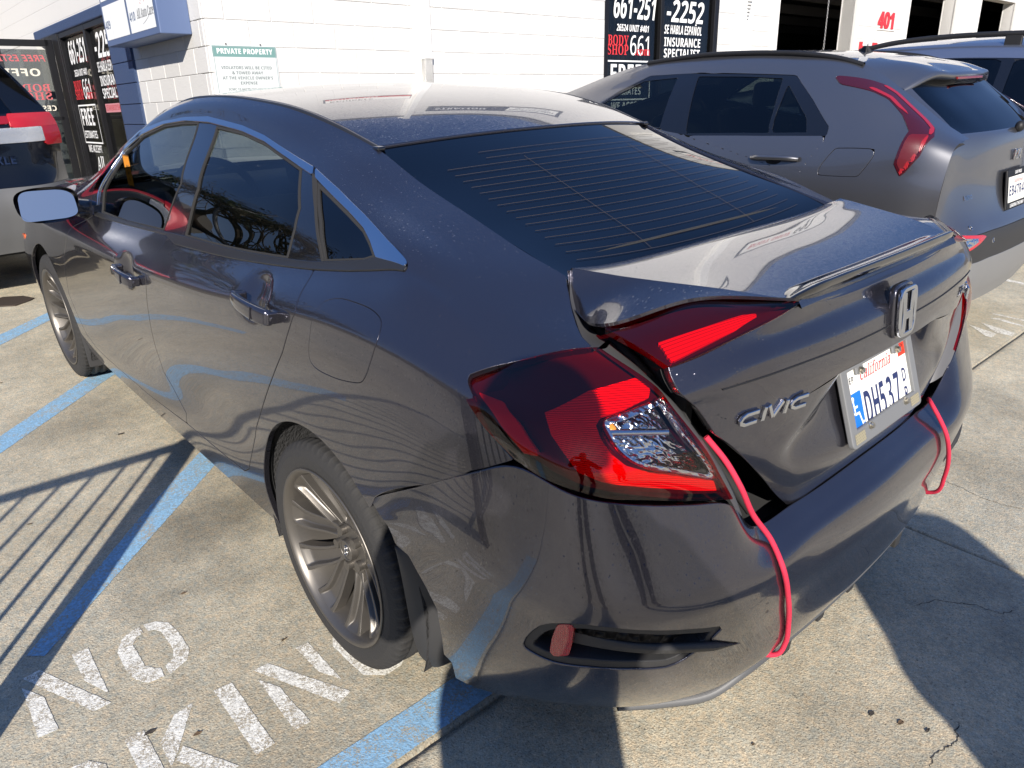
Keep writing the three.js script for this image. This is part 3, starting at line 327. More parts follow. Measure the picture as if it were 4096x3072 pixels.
// lamps on the lid and on the wings
const lampLid = [[[-.655, 1.04, .839], [-.6, 1.052, .858], [-.52, 1.067, .875], [-.43, 1.082, .89], [-.366, 1.0965, .8985]], [[-.664, 1.06, .785], [-.6, 1.076, .815], [-.52, 1.09, .848], [-.43, 1.098, .878], [-.366, 1.0985, .8975]], [[-.66, 1.073, .703], [-.6, 1.0905, .738], [-.522, 1.1085, .785], [-.44, 1.106, .841], [-.365, 1.1005, .8965]]];
const lidLamp = loft(lampLid, 60, 30);
function lampSet(grid, name, parent, zones, lens, rimF) { const g = new THREE.Group(); g.name = name; parent.add(g); for (const [n, f, mat, d] of zones) part(n, grid.cut(f, { offset: -d, flange: .006, bevel: .001 }), mat, g); for (const [n, f, mat] of lens) part(n, grid.cut(f, { flange: .012, bevel: .002, sides: true }), mat, g); return g; }
const mirrorGroup = (g, parent) => { const m = new THREE.Group(); m.name = g.name; parent.add(m); for (const c of g.children) part(c.name, mirrorX(c.geometry), c.material, m); return m; };
const onG = (grid, list) => list.map((q) => { const h = grid.hit(...q); if (!h) throw new Error('no lamp hit ' + q); return h.a; });
{ const B = sdPoly(onG(lidLamp, each('T', [615, 290], [700, 262], [960, 180], [1250, 88], [1350, 82], [1360, 110], [1200, 210], [900, 345], [725, 430], [690, 395], [660, 340])));
  const W = sdPoly(onG(lidLamp, each('T', [405, 300], [460, 305], [560, 345], [615, 390], [625, 425], [520, 385])));
  const L = lampSet(lidLamp, 'lid_lamp', sedan, [['lamp_back', (a, b) => .001 - B(a, b), M.lampDark, .016], ['light_guide', B, M.lampBright, .008]], [['lamp_lens', null, M.redLens]]);
  mirrorGroup(L, sedan); }
const lampRows = [
  [[-.86, .884, .688], [-.853, .872, .75], [-.832, .863, .8], [-.79, .846, .837], [-.732, .83, .862], [-.64, .802, .891], [-.538, .772, .914]],
  [[-.868, .916, .632], [-.864, .91, .72], [-.838, .9, .79], [-.79, .888, .838], [-.73, .872, .866], [-.655, .853, .888], [-.572, .825, .907]],
  [[-.8655, .945, .583], [-.86, .945, .668], [-.838, .942, .748], [-.795, .937, .805], [-.735, .926, .843], [-.67, .912, .87], [-.607, .89, .89]],
  [[-.858, .962, .552], [-.85, .966, .63], [-.828, .97, .7], [-.79, .974, .755], [-.738, .975, .796], [-.69, .973, .822], [-.648, .968, .842]],
  [[-.852, .968, .541], [-.84, .975, .605], [-.816, .982, .668], [-.783, .989, .718], [-.738, .993, .762], [-.694, .993, .795], [-.654, .99, .822]],
  [[-.846, .972, .531], [-.815, .991, .558], [-.788, 1.007, .59], [-.765, 1.02, .62], [-.74, 1.033, .652], [-.715, 1.042, .683], [-.69, 1.046, .716]],
];
const wingLamp = loft(lampRows, 90, 70, { passV: 1 });
{ const CL = sdPoly(smoothLoop(onG(wingLamp, each('T', [215, 905], [250, 865], [400, 815], [560, 755], [600, 740], [640, 715], [760, 865], [880, 1030], [1000, 1195], [1060, 1300], [1040, 1330], [900, 1310], [600, 1260], [440, 1200], [330, 1110], [250, 990])), 2));
  const BR = sdPoly(onG(wingLamp, [...each('U', [1400, 275], [1520, 225]), ...each('T', [100, 640], [460, 550], [560, 600], [560, 700], [400, 770], [200, 830], [160, 900], [200, 1010], [280, 1130], [400, 1230], [600, 1300], [900, 1345], [1060, 1360], [1080, 1430], [900, 1430], [500, 1410], [200, 1370], [20, 1290]), ...each('U', [1560, 640], [1450, 480])]));
  const RX = sdPoly(onG(wingLamp, each('U', [840, 120], [1050, 195], [1075, 260], [1180, 420], [1320, 640], [1320, 690], [1200, 680], [1000, 400], [910, 240])));
  const OUT = (a, b) => Math.min(CL(a, b));
  const L = lampSet(wingLamp, 'rear_lamp', sedan, [
    ['lamp_back', (a, b) => Math.max(.001 - BR(a, b), .001 - CL(a, b), .001 - RX(a, b)), M.lampDark, .024], ['light_guide', (a, b) => Math.max(BR(a, b), .001 - CL(a, b)), M.lampBright, .012], ['side_reflector', RX, M.lampReflex, .01],
    ['reversing_reflector', CL, M.lampChrome, .045], ['clear_edge', (a, b) => Math.max(CL(a, b), -CL(a, b) - .008), M.lampChrome, .008]],
  [['lamp_lens', (a, b) => .0005 - CL(a, b), M.redLens], ['clear_lens', (a, b) => CL(a, b) + .0005, M.clearLens]]);
  const hb = wingLamp.hit('T', 292, 940), bulb = new THREE.SphereGeometry(.011, 14, 10).scale(1, 1.2, 1).translate(hb.p.x - hb.n.x * .022, hb.p.y - hb.n.y * .022, hb.p.z - hb.n.z * .022); part('turn_bulb', bulb, M.amber, L);
  const b0 = wingLamp.hit('T', 300, 1010).p, b1 = wingLamp.hit('T', 760, 1005).p; b0.z -= .02; b1.z -= .022; part('divider_bar', bar(b0, b1, .006, .006, 8), M.chrome, L);
  mirrorGroup(L, sedan); }
// channel between lamp and lid, and the dark boot behind the gap
{ const ch = loft([[[-.69, 1.043, .714], [-.652, .976, .828], [-.604, .88, .886], [-.545, .778, .909], [-.5, .715, .912]], [[-.655, 1.033, .702], [-.618, .967, .812], [-.566, .868, .87], [-.507, .77, .893], [-.47, .7, .9]], [[-.61, 1.026, .675], [-.585, .957, .77], [-.532, .855, .83], [-.472, .762, .862], [-.445, .685, .88]]], 40, 16);
  const g = ch.cut(null, { flange: 0 }); bothSides('boot_channel', g, std(.1, .1, .105, .5));
  bothSides('channel_top', loft([[[-.7, 1.044, .716], [-.66, 1.04, .652], [-.62, 1.052, .596], [-.586, 1.076, .549], [-.562, 1.106, .524]], [[-.6, 1.024, .66], [-.6, 1.028, .63], [-.575, 1.035, .59], [-.55, 1.05, .55], [-.53, 1.08, .52]]], 20, 6).cut(null, { flange: 0 }), std(.075, .075, .08, .5));
  bothSides('weather_strip', tube([[-.535, 1.06, .54], [-.575, 1.022, .62], [-.592, 1.01, .69], [-.57, .945, .765], [-.515, .845, .82], [-.455, .75, .855], [-.41, .675, .885]], .01, 40, 8), M.rubber);
  bothSides('channel_screw', new THREE.CylinderGeometry(.008, .008, .006, 12).rotateX(Math.PI / 2).translate(-.575, .85, .873), M.satin);
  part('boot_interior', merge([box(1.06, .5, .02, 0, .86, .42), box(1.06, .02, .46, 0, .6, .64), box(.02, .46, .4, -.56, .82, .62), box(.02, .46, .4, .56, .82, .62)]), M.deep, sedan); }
{ const pts = []; for (let i = 4; i < 116; i += 4) { const o = face.vec(i, 27); pts.push([o.x, o.y, o.z + .0006]); } part('lid_seam', tube(pts, .0016, 80, 5), M.black, lidGroup); }
// lid lining under the deck edge
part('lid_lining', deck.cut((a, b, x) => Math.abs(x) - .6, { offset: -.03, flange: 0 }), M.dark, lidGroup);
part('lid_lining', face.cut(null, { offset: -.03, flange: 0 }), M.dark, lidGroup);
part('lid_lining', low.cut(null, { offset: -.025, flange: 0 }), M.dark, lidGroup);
// ---- wheels
function tyreGeo(R, rim, w) { // axis along x, outer face towards -x
  const prof = []; const hw = w / 2; // from inner bead over the tread to outer bead: [x, r, kind]
  const add = (x, r, k) => prof.push([x, r, k]);
  add(hw * .8, rim, 0); add(hw * .98, rim + .02, 0); add(hw, (R + rim) / 2, 0); add(hw * .93, R - .02, 0); add(hw * .86, R - .006, 1);
  for (let i = 0; i <= 24; i++) { const t = lerp(.8, -.8, i / 24), gr = [-.5, -.17, .17, .5].some((g) => Math.abs(t - g) < .04); add(hw * t, R - (gr ? .008 : 0) - .004 * t * t, gr ? 0 : Math.abs(t) > .55 ? 1 : 2); }
  add(-hw * .86, R - .005, 1); add(-hw * .92, R - .013, 1); add(-hw * .955, R - .022, 3); add(-hw * .985, R - .034, 0); add(-hw, (R + rim) / 2 + .004, 0); add(-hw * .985, rim + .026, 0); add(-hw * .955, rim + .016, 0); add(-hw * .95, rim + .012, 0); add(-hw * .9, rim + .009, 0); add(-hw * .82, rim, 0);
  const n = prof.length, nt = 560;
  return new Grid(nt + 1, n, (u, v) => { const j = Math.round(v * (n - 1)), [x, r, k] = prof[j], th = u * Math.PI * 2, ph = (u * 70) % 1, half = (u * 70 + .5) % 1; let d = 0; if (k === 1) { if (ph < .1) d = .0045; else if (Math.abs(half - .5) < .04) d = .0; if (Math.abs(((u * 140) % 1) - .5) < .05) d = Math.max(d, .003); } else if (k === 2) { if (((u * 70 + x * 6) % 1 + 1) % 1 < .1) d = .004; } return [x, (r - d) * Math.sin(th), (r - d) * Math.cos(th), u * 2 * Math.PI * R, v * .4]; }).cut(null, { flange: 0 });
}
function wheelGeo() {
  const l = [], face = -.1; // outer lip at x = -0.105
  const lathe = (pts, n = 96) => new THREE.LatheGeometry(pts.map(([r, x]) => new THREE.Vector2(r, x)), n).rotateZ(Math.PI / 2).scale(-1, 1, 1);
  const rimG = new Grid(97, 16, (u, v) => { const P = [[.243, -.104], [.2465, -.108], [.246, -.112], [.242, -.1125], [.236, -.109], [.231, -.1], [.226, -.085], [.221, -.05], [.216, 0], [.212, .04], [.21, .08], [.215, .1], [.235, .105], [.237, .1], [.23, .09], [.225, .085]]; const [r, x] = P[Math.round(v * 15)], a = u * 6.28318; return [x, r * Math.sin(a), r * Math.cos(a)]; });
  l.push(rimG.cut(null, { flange: 0 }));
  // ten blades, paired in twos at the hub, each a channel with two raised edges
  for (let k = 0; k < 10; k++) { const pair = Math.floor(k / 2), sgn = k % 2 ? 1 : -1, a0 = pair / 5 * 6.28318 + .3;
    const blade = (sideX) => new Grid(28, 29, (u, v) => { const r = lerp(.045, .228, u), w = lerp(.028, .056, u) + .008 * sstep(.75, 1, u), ang = a0 + sgn * lerp(.17, .314, sstep(0, .85, u)) + .09 * Math.sin(u * 2.6), t = v * 2 - 1, e = Math.abs(t), rib = sstep(.6, .72, e), dep = lerp(-.038, -.094, Math.pow(u, 1.5)) + .016 * (1 - rib) * sstep(.12, .3, u) * sstep(1, .9, u) - .004 * Math.sin(u * 3.1); const th = ang + t * w / Math.max(.05, r) * .62; return [dep, r * Math.sin(th), r * Math.cos(th)]; });
    l.push(blade(true).cut(null, { flange: .03, bevel: .002, sides: true })); }
  l.push(new THREE.CylinderGeometry(.07, .075, .05, 40).rotateZ(Math.PI / 2).translate(-.02, 0, 0));
  for (let k = 0; k < 5; k++) { const a = (k + .5) / 5 * 6.28318 + .3; l.push(new THREE.CylinderGeometry(.0135, .0135, .03, 16).rotateZ(Math.PI / 2).translate(-.045, .055 * Math.sin(a), .055 * Math.cos(a))); }
  return merge(l);
}
const wheelSteel = std(.165, .153, .138, .4, .75);
const tyreMat = std(.03, .029, .028, .82, 0, { bumpMap: withRep(lumpMap, 14, 14), bumpScale: .0008 });
const G_tyre = tyreGeo(.3175, .232, .225), G_rim = wheelGeo();
const capGeo = merge([new THREE.CylinderGeometry(.03, .032, .016, 32).rotateZ(Math.PI / 2).translate(-.052, 0, 0), new THREE.TorusGeometry(.028, .002, 8, 32).rotateY(Math.PI / 2).translate(-.0605, 0, 0)]);
const capMark = merge([new THREE.TorusGeometry(.0075, .0022, 8, 20).rotateY(Math.PI / 2).translate(-.0608, .0075, 0), new THREE.TorusGeometry(.0075, .0022, 8, 20).rotateY(Math.PI / 2).translate(-.0608, -.0075, 0)]);
const discGeo = merge([new THREE.CylinderGeometry(.15, .15, .02, 48).rotateZ(Math.PI / 2).translate(.03, 0, 0), rbox(.05, .1, .06, .01, .03, .1, .09)]);
for (const [sx, z, rot] of [[-1, 0, .15], [-1, -2.7, .6], [1, 0, 1.1], [1, -2.7, .2]]) {
  const w = new THREE.Group(); w.name = 'wheel'; sedan.add(w); w.position.set(sx * .775, .3175, z); w.rotation.set(rot, 0, 0); if (sx > 0) { w.rotation.set(rot, Math.PI, 0); }
  part('tyre', G_tyre, tyreMat, w); part('rim', G_rim, wheelSteel, w); part('hub_cap', capGeo, wheelSteel, w); part('cap_mark', capMark, M.brushed, w); part('brake_disc', discGeo, std(.05, .045, .04, .6, .6), w);
}
{ const liner = (z) => new Grid(50, 8, (u, v) => { const a = lerp(-.35, Math.PI + .35, u), r = .392 - .004 * Math.sin(a * 9) * v; return [-lerp(.862, .55, v), .3175 + r * Math.sin(a), z + r * Math.cos(a), u, v]; });
  for (const z of [0, -2.7]) bothSides('wheel_liner', liner(z).cut(null, { flange: 0 }), std(.03, .03, .031, .95, 0, { bumpMap: withRep(lumpMap, 12, 4), bumpScale: .006 }));
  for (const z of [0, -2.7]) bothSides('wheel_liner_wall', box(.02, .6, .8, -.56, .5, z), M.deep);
  const lip = (z) => new Grid(70, 5, (u, v) => { const a = lerp(-.12, Math.PI + .12, u), r = .374 + .004 - .004 * v, q = v * .02; return [-(.878 + .012 * Math.sin(a) - q), .3175 + r * Math.sin(a), z + r * Math.cos(a)]; });
}
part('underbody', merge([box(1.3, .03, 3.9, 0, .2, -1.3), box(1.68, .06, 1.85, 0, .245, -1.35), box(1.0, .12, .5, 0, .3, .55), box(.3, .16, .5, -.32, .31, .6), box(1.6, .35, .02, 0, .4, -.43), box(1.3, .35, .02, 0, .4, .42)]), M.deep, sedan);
// mud flaps
{ const flap = (pts, th) => { const s = new THREE.Shape(pts.map(([a, b]) => new THREE.Vector2(a, b))); return new THREE.ExtrudeGeometry(s, { depth: th, bevelSize: .006, bevelThickness: .006, bevelSegments: 3 }); };
  const I = [[890, 840, .315], [925, 1000, .325], [960, 1180, .335], [1000, 1380, .345], [1040, 1500, .35], [1100, 1565, .352]].map(([u, v, z]) => onAxis(2, z, 'W', u, v)), Oe = [[905, 832, .322], [968, 890, .35], [1080, 1080, .385], [1150, 1230, .402], [1178, 1400, .412], [1200, 1500, .412], [1240, 1546, .40]].map(([u, v, z]) => onAxis(2, z, 'W', u, v)), cI = new THREE.CatmullRomCurve3(I), cO = new THREE.CatmullRomCurve3(Oe);
  const rear = new Grid(14, 34, (u, v) => { const p = cI.getPoint(1 - v), q = cO.getPoint(1 - v), r = p.lerp(q, u), k = Math.sin(u * Math.PI) * .012 * (1 - v * .6); return [r.x - k, r.y, r.z + k * .5]; });
  bothSides('mud_flap', rear.cut(null, { flange: .02, bevel: .004, sides: true }), M.darkPlastic);
  const front = new Grid(12, 20, (u, v) => { const y = lerp(.15, .4, v), w = lerp(.14, .02, Math.pow(v, 1.3)); return [-lerp(.86, .868, v) + (u) * w * .8 - .01, y, -2.34 + .015 * u - .02 * v * v]; });
  bothSides('mud_flap', mirrorZfix(front), M.darkPlastic); }
function mirrorZfix(g) { return g.cut(null, { flange: .02, bevel: .004, sides: true }); }
// ---- wing mirrors
{ const mk = (s) => { const g = new THREE.Group(); g.name = 'wing_mirror'; sedan.add(g); const c = V3(-.955, .985, -1.93), q = new THREE.Quaternion().setFromUnitVectors(V3(0, 0, 1), V3(-.30, .17, .94).normalize());
  const shell = new Grid(40, 24, (u, v) => { const a = u * 6.28318, b = v * 1.45, k = (x, p) => Math.sign(x) * Math.pow(Math.abs(x), p), r = Math.cos(b), R = Math.pow(r, .55); return [-.11 * k(Math.cos(a), .7) * R * (1 + .12 * Math.sin(a)), 0.068 * k(Math.sin(a), .7) * R, -.085 * Math.sin(b) * 1.05]; });
  const geo = shell.cut(null, { flange: 0 }).applyQuaternion(q).translate(c.x, c.y, c.z);
  const glassS = new THREE.Shape(); for (let i = 0; i <= 40; i++) { const a = i / 40 * 6.28318, k = (x, p) => Math.sign(x) * Math.pow(Math.abs(x), p), x = .098 * k(Math.cos(a), .45) * (1 - .1 * Math.sin(a)), y = .057 * k(Math.sin(a), .45) * (1 + .12 * Math.cos(a)); i ? glassS.lineTo(-x, y) : glassS.moveTo(-x, y); }
  const glass = new THREE.ExtrudeGeometry(glassS, { depth: .004, bevelEnabled: false }).translate(0, 0, -.012).applyQuaternion(q).translate(c.x, c.y, c.z);
  const foot = merge([bar(V3(-.88, .97, -1.98), V3(-.79, .935, -2.0), .03, .045, 12), rbox(.1, .02, .09, .008, -.8, .93, -2.0)]);
  const sg = s < 0 ? (x) => x : mirrorX; part('mirror_housing', sg(geo), M.paint, g); part('mirror_glass', sg(glass), M.chrome, g); part('mirror_foot', sg(foot), M.gloss, g); }; mk(-1); mk(1); }
part('side_marker', rbox(.012, .03, .05, .004, -.872, .66, -3.12), phys(.7, .12, .02, .2, 0, { clearcoat: 1 }), sedan);
// ---- cabin
{ const cab = new THREE.Group(); cab.name = 'cabin'; sedan.add(cab);
  const seatBack = (x, z, w, h, tilt) => rbox(w, h, .14, .05, 0, 0, 0, 4).rotateX(tilt).translate(x, .62 + h / 2 - .2, z);
  for (const x of [-.36, .36]) { part('front_seat', merge([seatBack(x, -.92, .5, .66, -.25), rbox(.5, .16, .5, .05, x, .48, -1.2, 4), bar(V3(x - .06, 1.08, -.8), V3(x - .06, 1.2, -.77), .008), bar(V3(x + .06, 1.08, -.8), V3(x + .06, 1.2, -.77), .008)]), M.seat, cab); part('head_rest', rbox(.26, .17, .1, .04, 0, 0, 0, 4).rotateX(-.25).translate(x, 1.19, -.77), M.seat, cab); }
  part('rear_seat', merge([rbox(1.2, .62, .14, .05, 0, 0, 0, 4).rotateX(-.42).translate(0, .78, -.16), rbox(1.2, .18, .5, .05, 0, .46, -.42, 4)]), M.seat, cab);
  for (const x of [-.36, 0, .36]) part('head_rest', rbox(.24, .12, .09, .035, 0, 0, 0, 4).rotateX(-.42).translate(x, 1.1, -.02), M.seat, cab);
  part('parcel_shelf', box(1.15, .02, .5, 0, 1.02, .2), M.dark, cab);
  part('dashboard', rbox(1.4, .3, .5, .1, 0, .84, -2.1, 4), M.seat, cab);
  part('steering_wheel', new THREE.TorusGeometry(.18, .016, 10, 36).rotateX(-.45).translate(-.36, .95, -1.72), M.seat, cab);
  part('floor_carpet', box(1.5, .02, 2.6, 0, .3, -1.2), M.dark, cab);
  part('headliner', roof.cut((a, b, x, y, z) => Math.abs(x) - .5, { offset: -.03, flange: 0 }), std(.1, .1, .1, .9), cab);
  const st = canvasTex(128, 200, (c, w, h) => { c.fillStyle = '#d98a1c'; c.fillRect(0, 0, w, h); c.strokeStyle = '#5a3a06'; c.lineWidth = 5; c.strokeRect(4, 4, w - 8, h - 8); c.save(); c.translate(w, 0); c.scale(-1, 1); c.fillStyle = '#2a1c08'; c.font = 'bold 30px sans-serif'; c.textAlign = 'center'; c.fillText('THR', w / 2, 85); c.fillText('TRA', w / 2, 125); c.fillText('M', w / 2, 165); c.restore(); });
  const pv = side.hit('C1', 795, 1110); const stick = new THREE.PlaneGeometry(.075, .115).rotateY(-Math.PI / 2).translate(pv.p.x + .02, pv.p.y, pv.p.z); part('window_sticker', stick, new THREE.MeshStandardMaterial({ map: st, roughness: .6, side: THREE.DoubleSide }), sedan); }
// ---- number plate, badges
const font = await new FontLoader().loadAsync('fonts/droid/droid_sans_bold.typeface.json');
{ const pl = new THREE.Group(); pl.name = 'number_plate'; sedan.add(pl); pl.position.set(0, .8341, .9275); pl.rotation.x = -.3505;
  const tex = canvasTex(1024, 512, (c, w, h) => { c.fillStyle = '#f1efe6'; c.fillRect(0, 0, w, h);
    c.fillStyle = '#c4242c'; c.font = 'italic bold 118px serif'; c.save(); c.translate(220, 132); c.transform(1, 0, -.22, 1, 0, 0); c.fillText('California', 0, 0, 520); c.restore();
    c.fillStyle = '#1a1a22'; c.font = 'bold 66px sans-serif'; c.fillText('SEP', 28, 118, 120);
    c.fillStyle = '#e23b22'; c.fillRect(880, 12, 130, 112); c.fillStyle = '#2a0d08'; c.font = 'bold 44px sans-serif'; c.fillText('2026', 888, 62, 112); c.font = '24px sans-serif'; c.fillText('B Z821954', 888, 104, 112);
    c.fillStyle = '#0b6fcf'; c.beginPath(); c.roundRect(4, 190, 200, 300, 18); c.fill();
    c.strokeStyle = '#f4f4f4'; c.fillStyle = '#f4f4f4'; c.lineWidth = 17; c.lineCap = 'butt'; c.beginPath(); c.arc(72, 232, 21, 0, 7); c.fill(); c.beginPath(); c.moveTo(76, 250); c.lineTo(84, 345); c.lineTo(138, 345); c.lineTo(166, 430); c.lineTo(192, 420); c.stroke(); c.beginPath(); c.moveTo(80, 295); c.lineTo(130, 295); c.stroke(); c.beginPath(); c.arc(88, 392, 62, -1.9, 1.1, true); c.stroke();
    c.fillStyle = '#1c2a5a'; c.font = 'bold 300px sans-serif'; let x = 222; for (const ch of 'DH537') { c.save(); c.translate(x, 478); c.scale(.62, 1.2); c.fillText(ch, 0, 0); c.restore(); x += 127; }
    c.font = 'bold 118px sans-serif'; c.save(); c.translate(884, 330); c.scale(1, 1.3); c.fillText('D', 0, 0, 90); c.fillText('P', 0, 116, 90); c.restore();
    c.globalAlpha = .12; c.fillStyle = '#5b503a'; for (let i = 0; i < 260; i++) c.fillRect(rnd() * w, rnd() * h, 2 + rnd() * 4, 2 + rnd() * 3); c.globalAlpha = 1; });
  const plate = new THREE.Group(); plate.name = 'plate'; 
  part('plate', box(.305, .152, .0015, 0, 0, .003), std(.7, .7, .68, .5), pl);
  part('plate_print', new THREE.PlaneGeometry(.3, .148).translate(0, 0, .0042), new THREE.MeshStandardMaterial({ map: tex, roughness: .45 }), pl);
  const fr = new THREE.Shape(); const rr = (s, x, y, w, h, r) => { s.moveTo(x + r, y); s.lineTo(x + w - r, y); s.quadraticCurveTo(x + w, y, x + w, y + r); s.lineTo(x + w, y + h - r); s.quadraticCurveTo(x + w, y + h, x + w - r, y + h); s.lineTo(x + r, y + h); s.quadraticCurveTo(x, y + h, x, y + h - r); s.lineTo(x, y + r); s.quadraticCurveTo(x, y, x + r, y); }; rr(fr, -.17, -.087, .34, .174, .012); const ho = new THREE.Path(); rr(ho, -.148, -.056, .296, .128, .004); fr.holes.push(ho);
  const frame = part('plate_frame', new THREE.ExtrudeGeometry(fr, { depth: .006, bevelSize: .003, bevelThickness: .003, bevelSegments: 3 }).translate(0, 0, .003), std(.17, .175, .18, .55), pl);
  for (const [x, y] of [[-.0889, -.0603], [.0889, -.0603], [-.0889, .0603], [.0889, .0603]]) part('plate_bolt', merge([new THREE.CylinderGeometry(.0085, .0085, .004, 20).rotateX(Math.PI / 2).translate(x, y, .014), new THREE.CylinderGeometry(.006, .0065, .007, 6).rotateX(Math.PI / 2).translate(x, y, .017)]), M.zinc, pl);
  for (const x of [-.0889, .0889]) part('frame_tab', rbox(.034, .02, .006, .003, x, .064, .0085), std(.17, .175, .18, .55), pl);
  const hexTex = canvasTex(128, 64, (c, w, h) => { c.fillStyle = '#8c8672'; c.fillRect(0, 0, w, h); c.strokeStyle = '#b5ab8d'; c.lineWidth = 3; for (let r = 0; r < 5; r++) for (let k = 0; k < 8; k++) { const cx = k * 20 + (r % 2) * 10, cy = r * 16; c.beginPath(); for (let a = 0; a <= 6; a++) c.lineTo(cx + 10 * Math.sin(a * 1.047), cy + 10 * Math.cos(a * 1.047)); c.stroke(); } });
  for (const s of [-1, 1]) part('frame_grip', new THREE.PlaneGeometry(.045, .022).translate(s * .138, -.071, .0126), new THREE.MeshStandardMaterial({ map: hexTex, roughness: .6, metalness: .3 }), pl); }
{ // model lettering and emblem, in bright metal
  const put = (geo, k, u, v, grid, lift = .001) => { const h = grid.hit(k, u, v), n = h.n, x = V3(1, 0, 0).addScaledVector(n, -n.x).normalize(), y = n.clone().cross(x); geo.applyMatrix4(new THREE.Matrix4().makeBasis(x, y, n)); geo.translate(h.p.x + n.x * lift, h.p.y + n.y * lift, h.p.z + n.z * lift); return geo; };
  // C I V I C in wide rounded strokes
  const stroke = (pts, w) => { const s = new THREE.Shape(), L = [], R = []; for (let i = 0; i < pts.length; i++) { const a = pts[Math.max(0, i - 1)], b = pts[Math.min(pts.length - 1, i + 1)], dx = b[0] - a[0], dy = b[1] - a[1], l = Math.hypot(dx, dy); L.push([pts[i][0] - dy / l * w / 2, pts[i][1] + dx / l * w / 2]); R.unshift([pts[i][0] + dy / l * w / 2, pts[i][1] - dx / l * w / 2]); } [...L, ...R].forEach((p, i) => i ? s.lineTo(...p) : s.moveTo(...p)); return new THREE.ExtrudeGeometry(s, { depth: .003, bevelSize: .0012, bevelThickness: .0015, bevelSegments: 2 }); };
  const h = .027, w = .0056, C = (x) => stroke([[x + .047, h - .004], [x + .018, h - .004], [x + .008, h - .008], [x + .004, h * .5], [x + .005, .008], [x + .014, .004], [x + .044, .004]], w), I = (x) => stroke([[x, .001], [x + .004, h - .001]], w * 1.15), Vv = (x) => merge([stroke([[x, h], [x + .013, .002]], w), stroke([[x + .036, h], [x + .0145, .002]], w)]);
  const letters = [C(0), I(.061), Vv(.074), I(.119), C(.132)]; const base = face.hit('T', 1225, 905), end = face.hit('F', 1735, 855);
  const word = merge(letters); word.translate(-.09, -.015, 0); const midh = face.hit('F', 1670, 883); put(word, 'F', 1670, 883, face); part('model_lettering', word, M.chrome, lidGroup);
  const em = face.hit('H', 470, 545); const padS = new THREE.Shape(), eS = new THREE.Shape(); const se = (s, a, b, t) => { for (let i = 0; i <= 48; i++) { const q = i / 48 * 6.28318, k = (x, p) => Math.sign(x) * Math.pow(Math.abs(x), p), x = a * k(Math.cos(q), .42) * (1 + t * Math.sin(q)), y = b * k(Math.sin(q), .42); i ? s.lineTo(x, y) : s.moveTo(x, y); } };
  se(padS, .046, .059, .06); const ring = new THREE.Shape(); se(ring, .042, .055, .07); const hole = new THREE.Path(); se(hole, .036, .049, .07); ring.holes.push(hole);
  const eg = { depth: .003, bevelSize: .0025, bevelThickness: .003, bevelSegments: 4 };
  const place = (geo, dz) => { geo.scale(.92, .92, 1); geo.rotateX(-.12); geo.translate(0, 1.013, .943 + dz); return geo; };
  part('emblem_mount', place(new THREE.ExtrudeGeometry(padS, { depth: .004, bevelSize: .004, bevelThickness: .005, bevelSegments: 5 }), -.006), M.paint, lidGroup);
  const Hl = (s) => { const q = new THREE.Shape(); q.moveTo(s * .012, -.006); [[.0115, .001], [.0145, .044], [.0325, .047], [.0245, -.002], [.0275, -.0445], [.0125, -.0465], [.0105, -.017]].forEach(([x, y]) => q.lineTo(s * x, y)); return new THREE.ExtrudeGeometry(q, { depth: .004, bevelSize: .0015, bevelThickness: .0018, bevelSegments: 3 }); };
  const cross = new THREE.Shape(); cross.moveTo(-.0155, .001); cross.lineTo(.0155, .001); cross.lineTo(.0135, -.0165); cross.lineTo(-.0135, -.0165);
  part('emblem', place(merge([new THREE.ExtrudeGeometry(ring, eg), Hl(1), Hl(-1), new THREE.ExtrudeGeometry(cross, { depth: .004, bevelSize: .0012, bevelThickness: .0015, bevelSegments: 2 })]), .008), M.chrome, lidGroup);
  const sp = new TextGeometry('EX-T', { font, size: .026, depth: .003, curveSegments: 3, bevelEnabled: true, bevelSize: .0008, bevelThickness: .001 }); sp.computeBoundingBox(); sp.translate(-.045, 0, 0); sp.rotateY(.42); sp.translate(.505, .935, .908); part('trim_lettering', sp, M.chrome, lidGroup); }
shadows(sedan);
// ---- red bungee cord holding the lid down
{ const P = (u, v, d) => { const h = bumper.hit('F', u, v); return h.p.clone().addScaledVector(h.n, d); };
  const left = [V3(-.56, .885, .86), V3(-.545, .845, .895), V3(-.53, .8, .92), P(1625, 1105, .02), P(1660, 1172, .008), P(1684, 1225, .007), P(1696, 1285, .007), P(1697, 1340, .007), P(1690, 1385, .007)], last = left[left.length - 1]; left.push(V3(last.x - .005, last.y - .035, last.z - .012), V3(last.x - .05, last.y - .045, last.z - .09));
  const R = (u, v, z) => onAxis(2, z, 'F', u, v);
  const right = [R(2005, 862, .9), R(2012, 872, .935), R(2030, 905, .965), R(2044, 938, .988), R(2049, 990, .995), R(2040, 1030, .985), R(2022, 1062, .965), V3(0, 0, 0)]; const rl = right[right.length - 2]; right[right.length - 1] = V3(rl.x + .02, rl.y - .04, rl.z - .08);
  const weave = dataTex(32, 32, (i, j) => { const t = ((i + j) % 8) / 8, s = ((i - j + 64) % 8) / 8; return [150 + 50 * (Math.abs(t - .5) + Math.abs(s - .5)) * 2]; });
  const cordMat = std(.72, .028, .075, .62, 0, { bumpMap: withRep(weave, 90, 3), bumpScale: .002 });
  const cord = thing('bungee_cord', 'bright red elastic cord stretched over the sedan rear bumper', 'cord');
  part('cord', tube(left, .0056, 110, 10), cordMat, cord); part('cord', tube(right, .0056, 60, 10), cordMat, cord);
  part('cord', tube([left[left.length - 1], V3(-.2, .24, .72), V3(.2, .24, .72), right[right.length - 1]], .0065, 40, 8), cordMat, cord); }
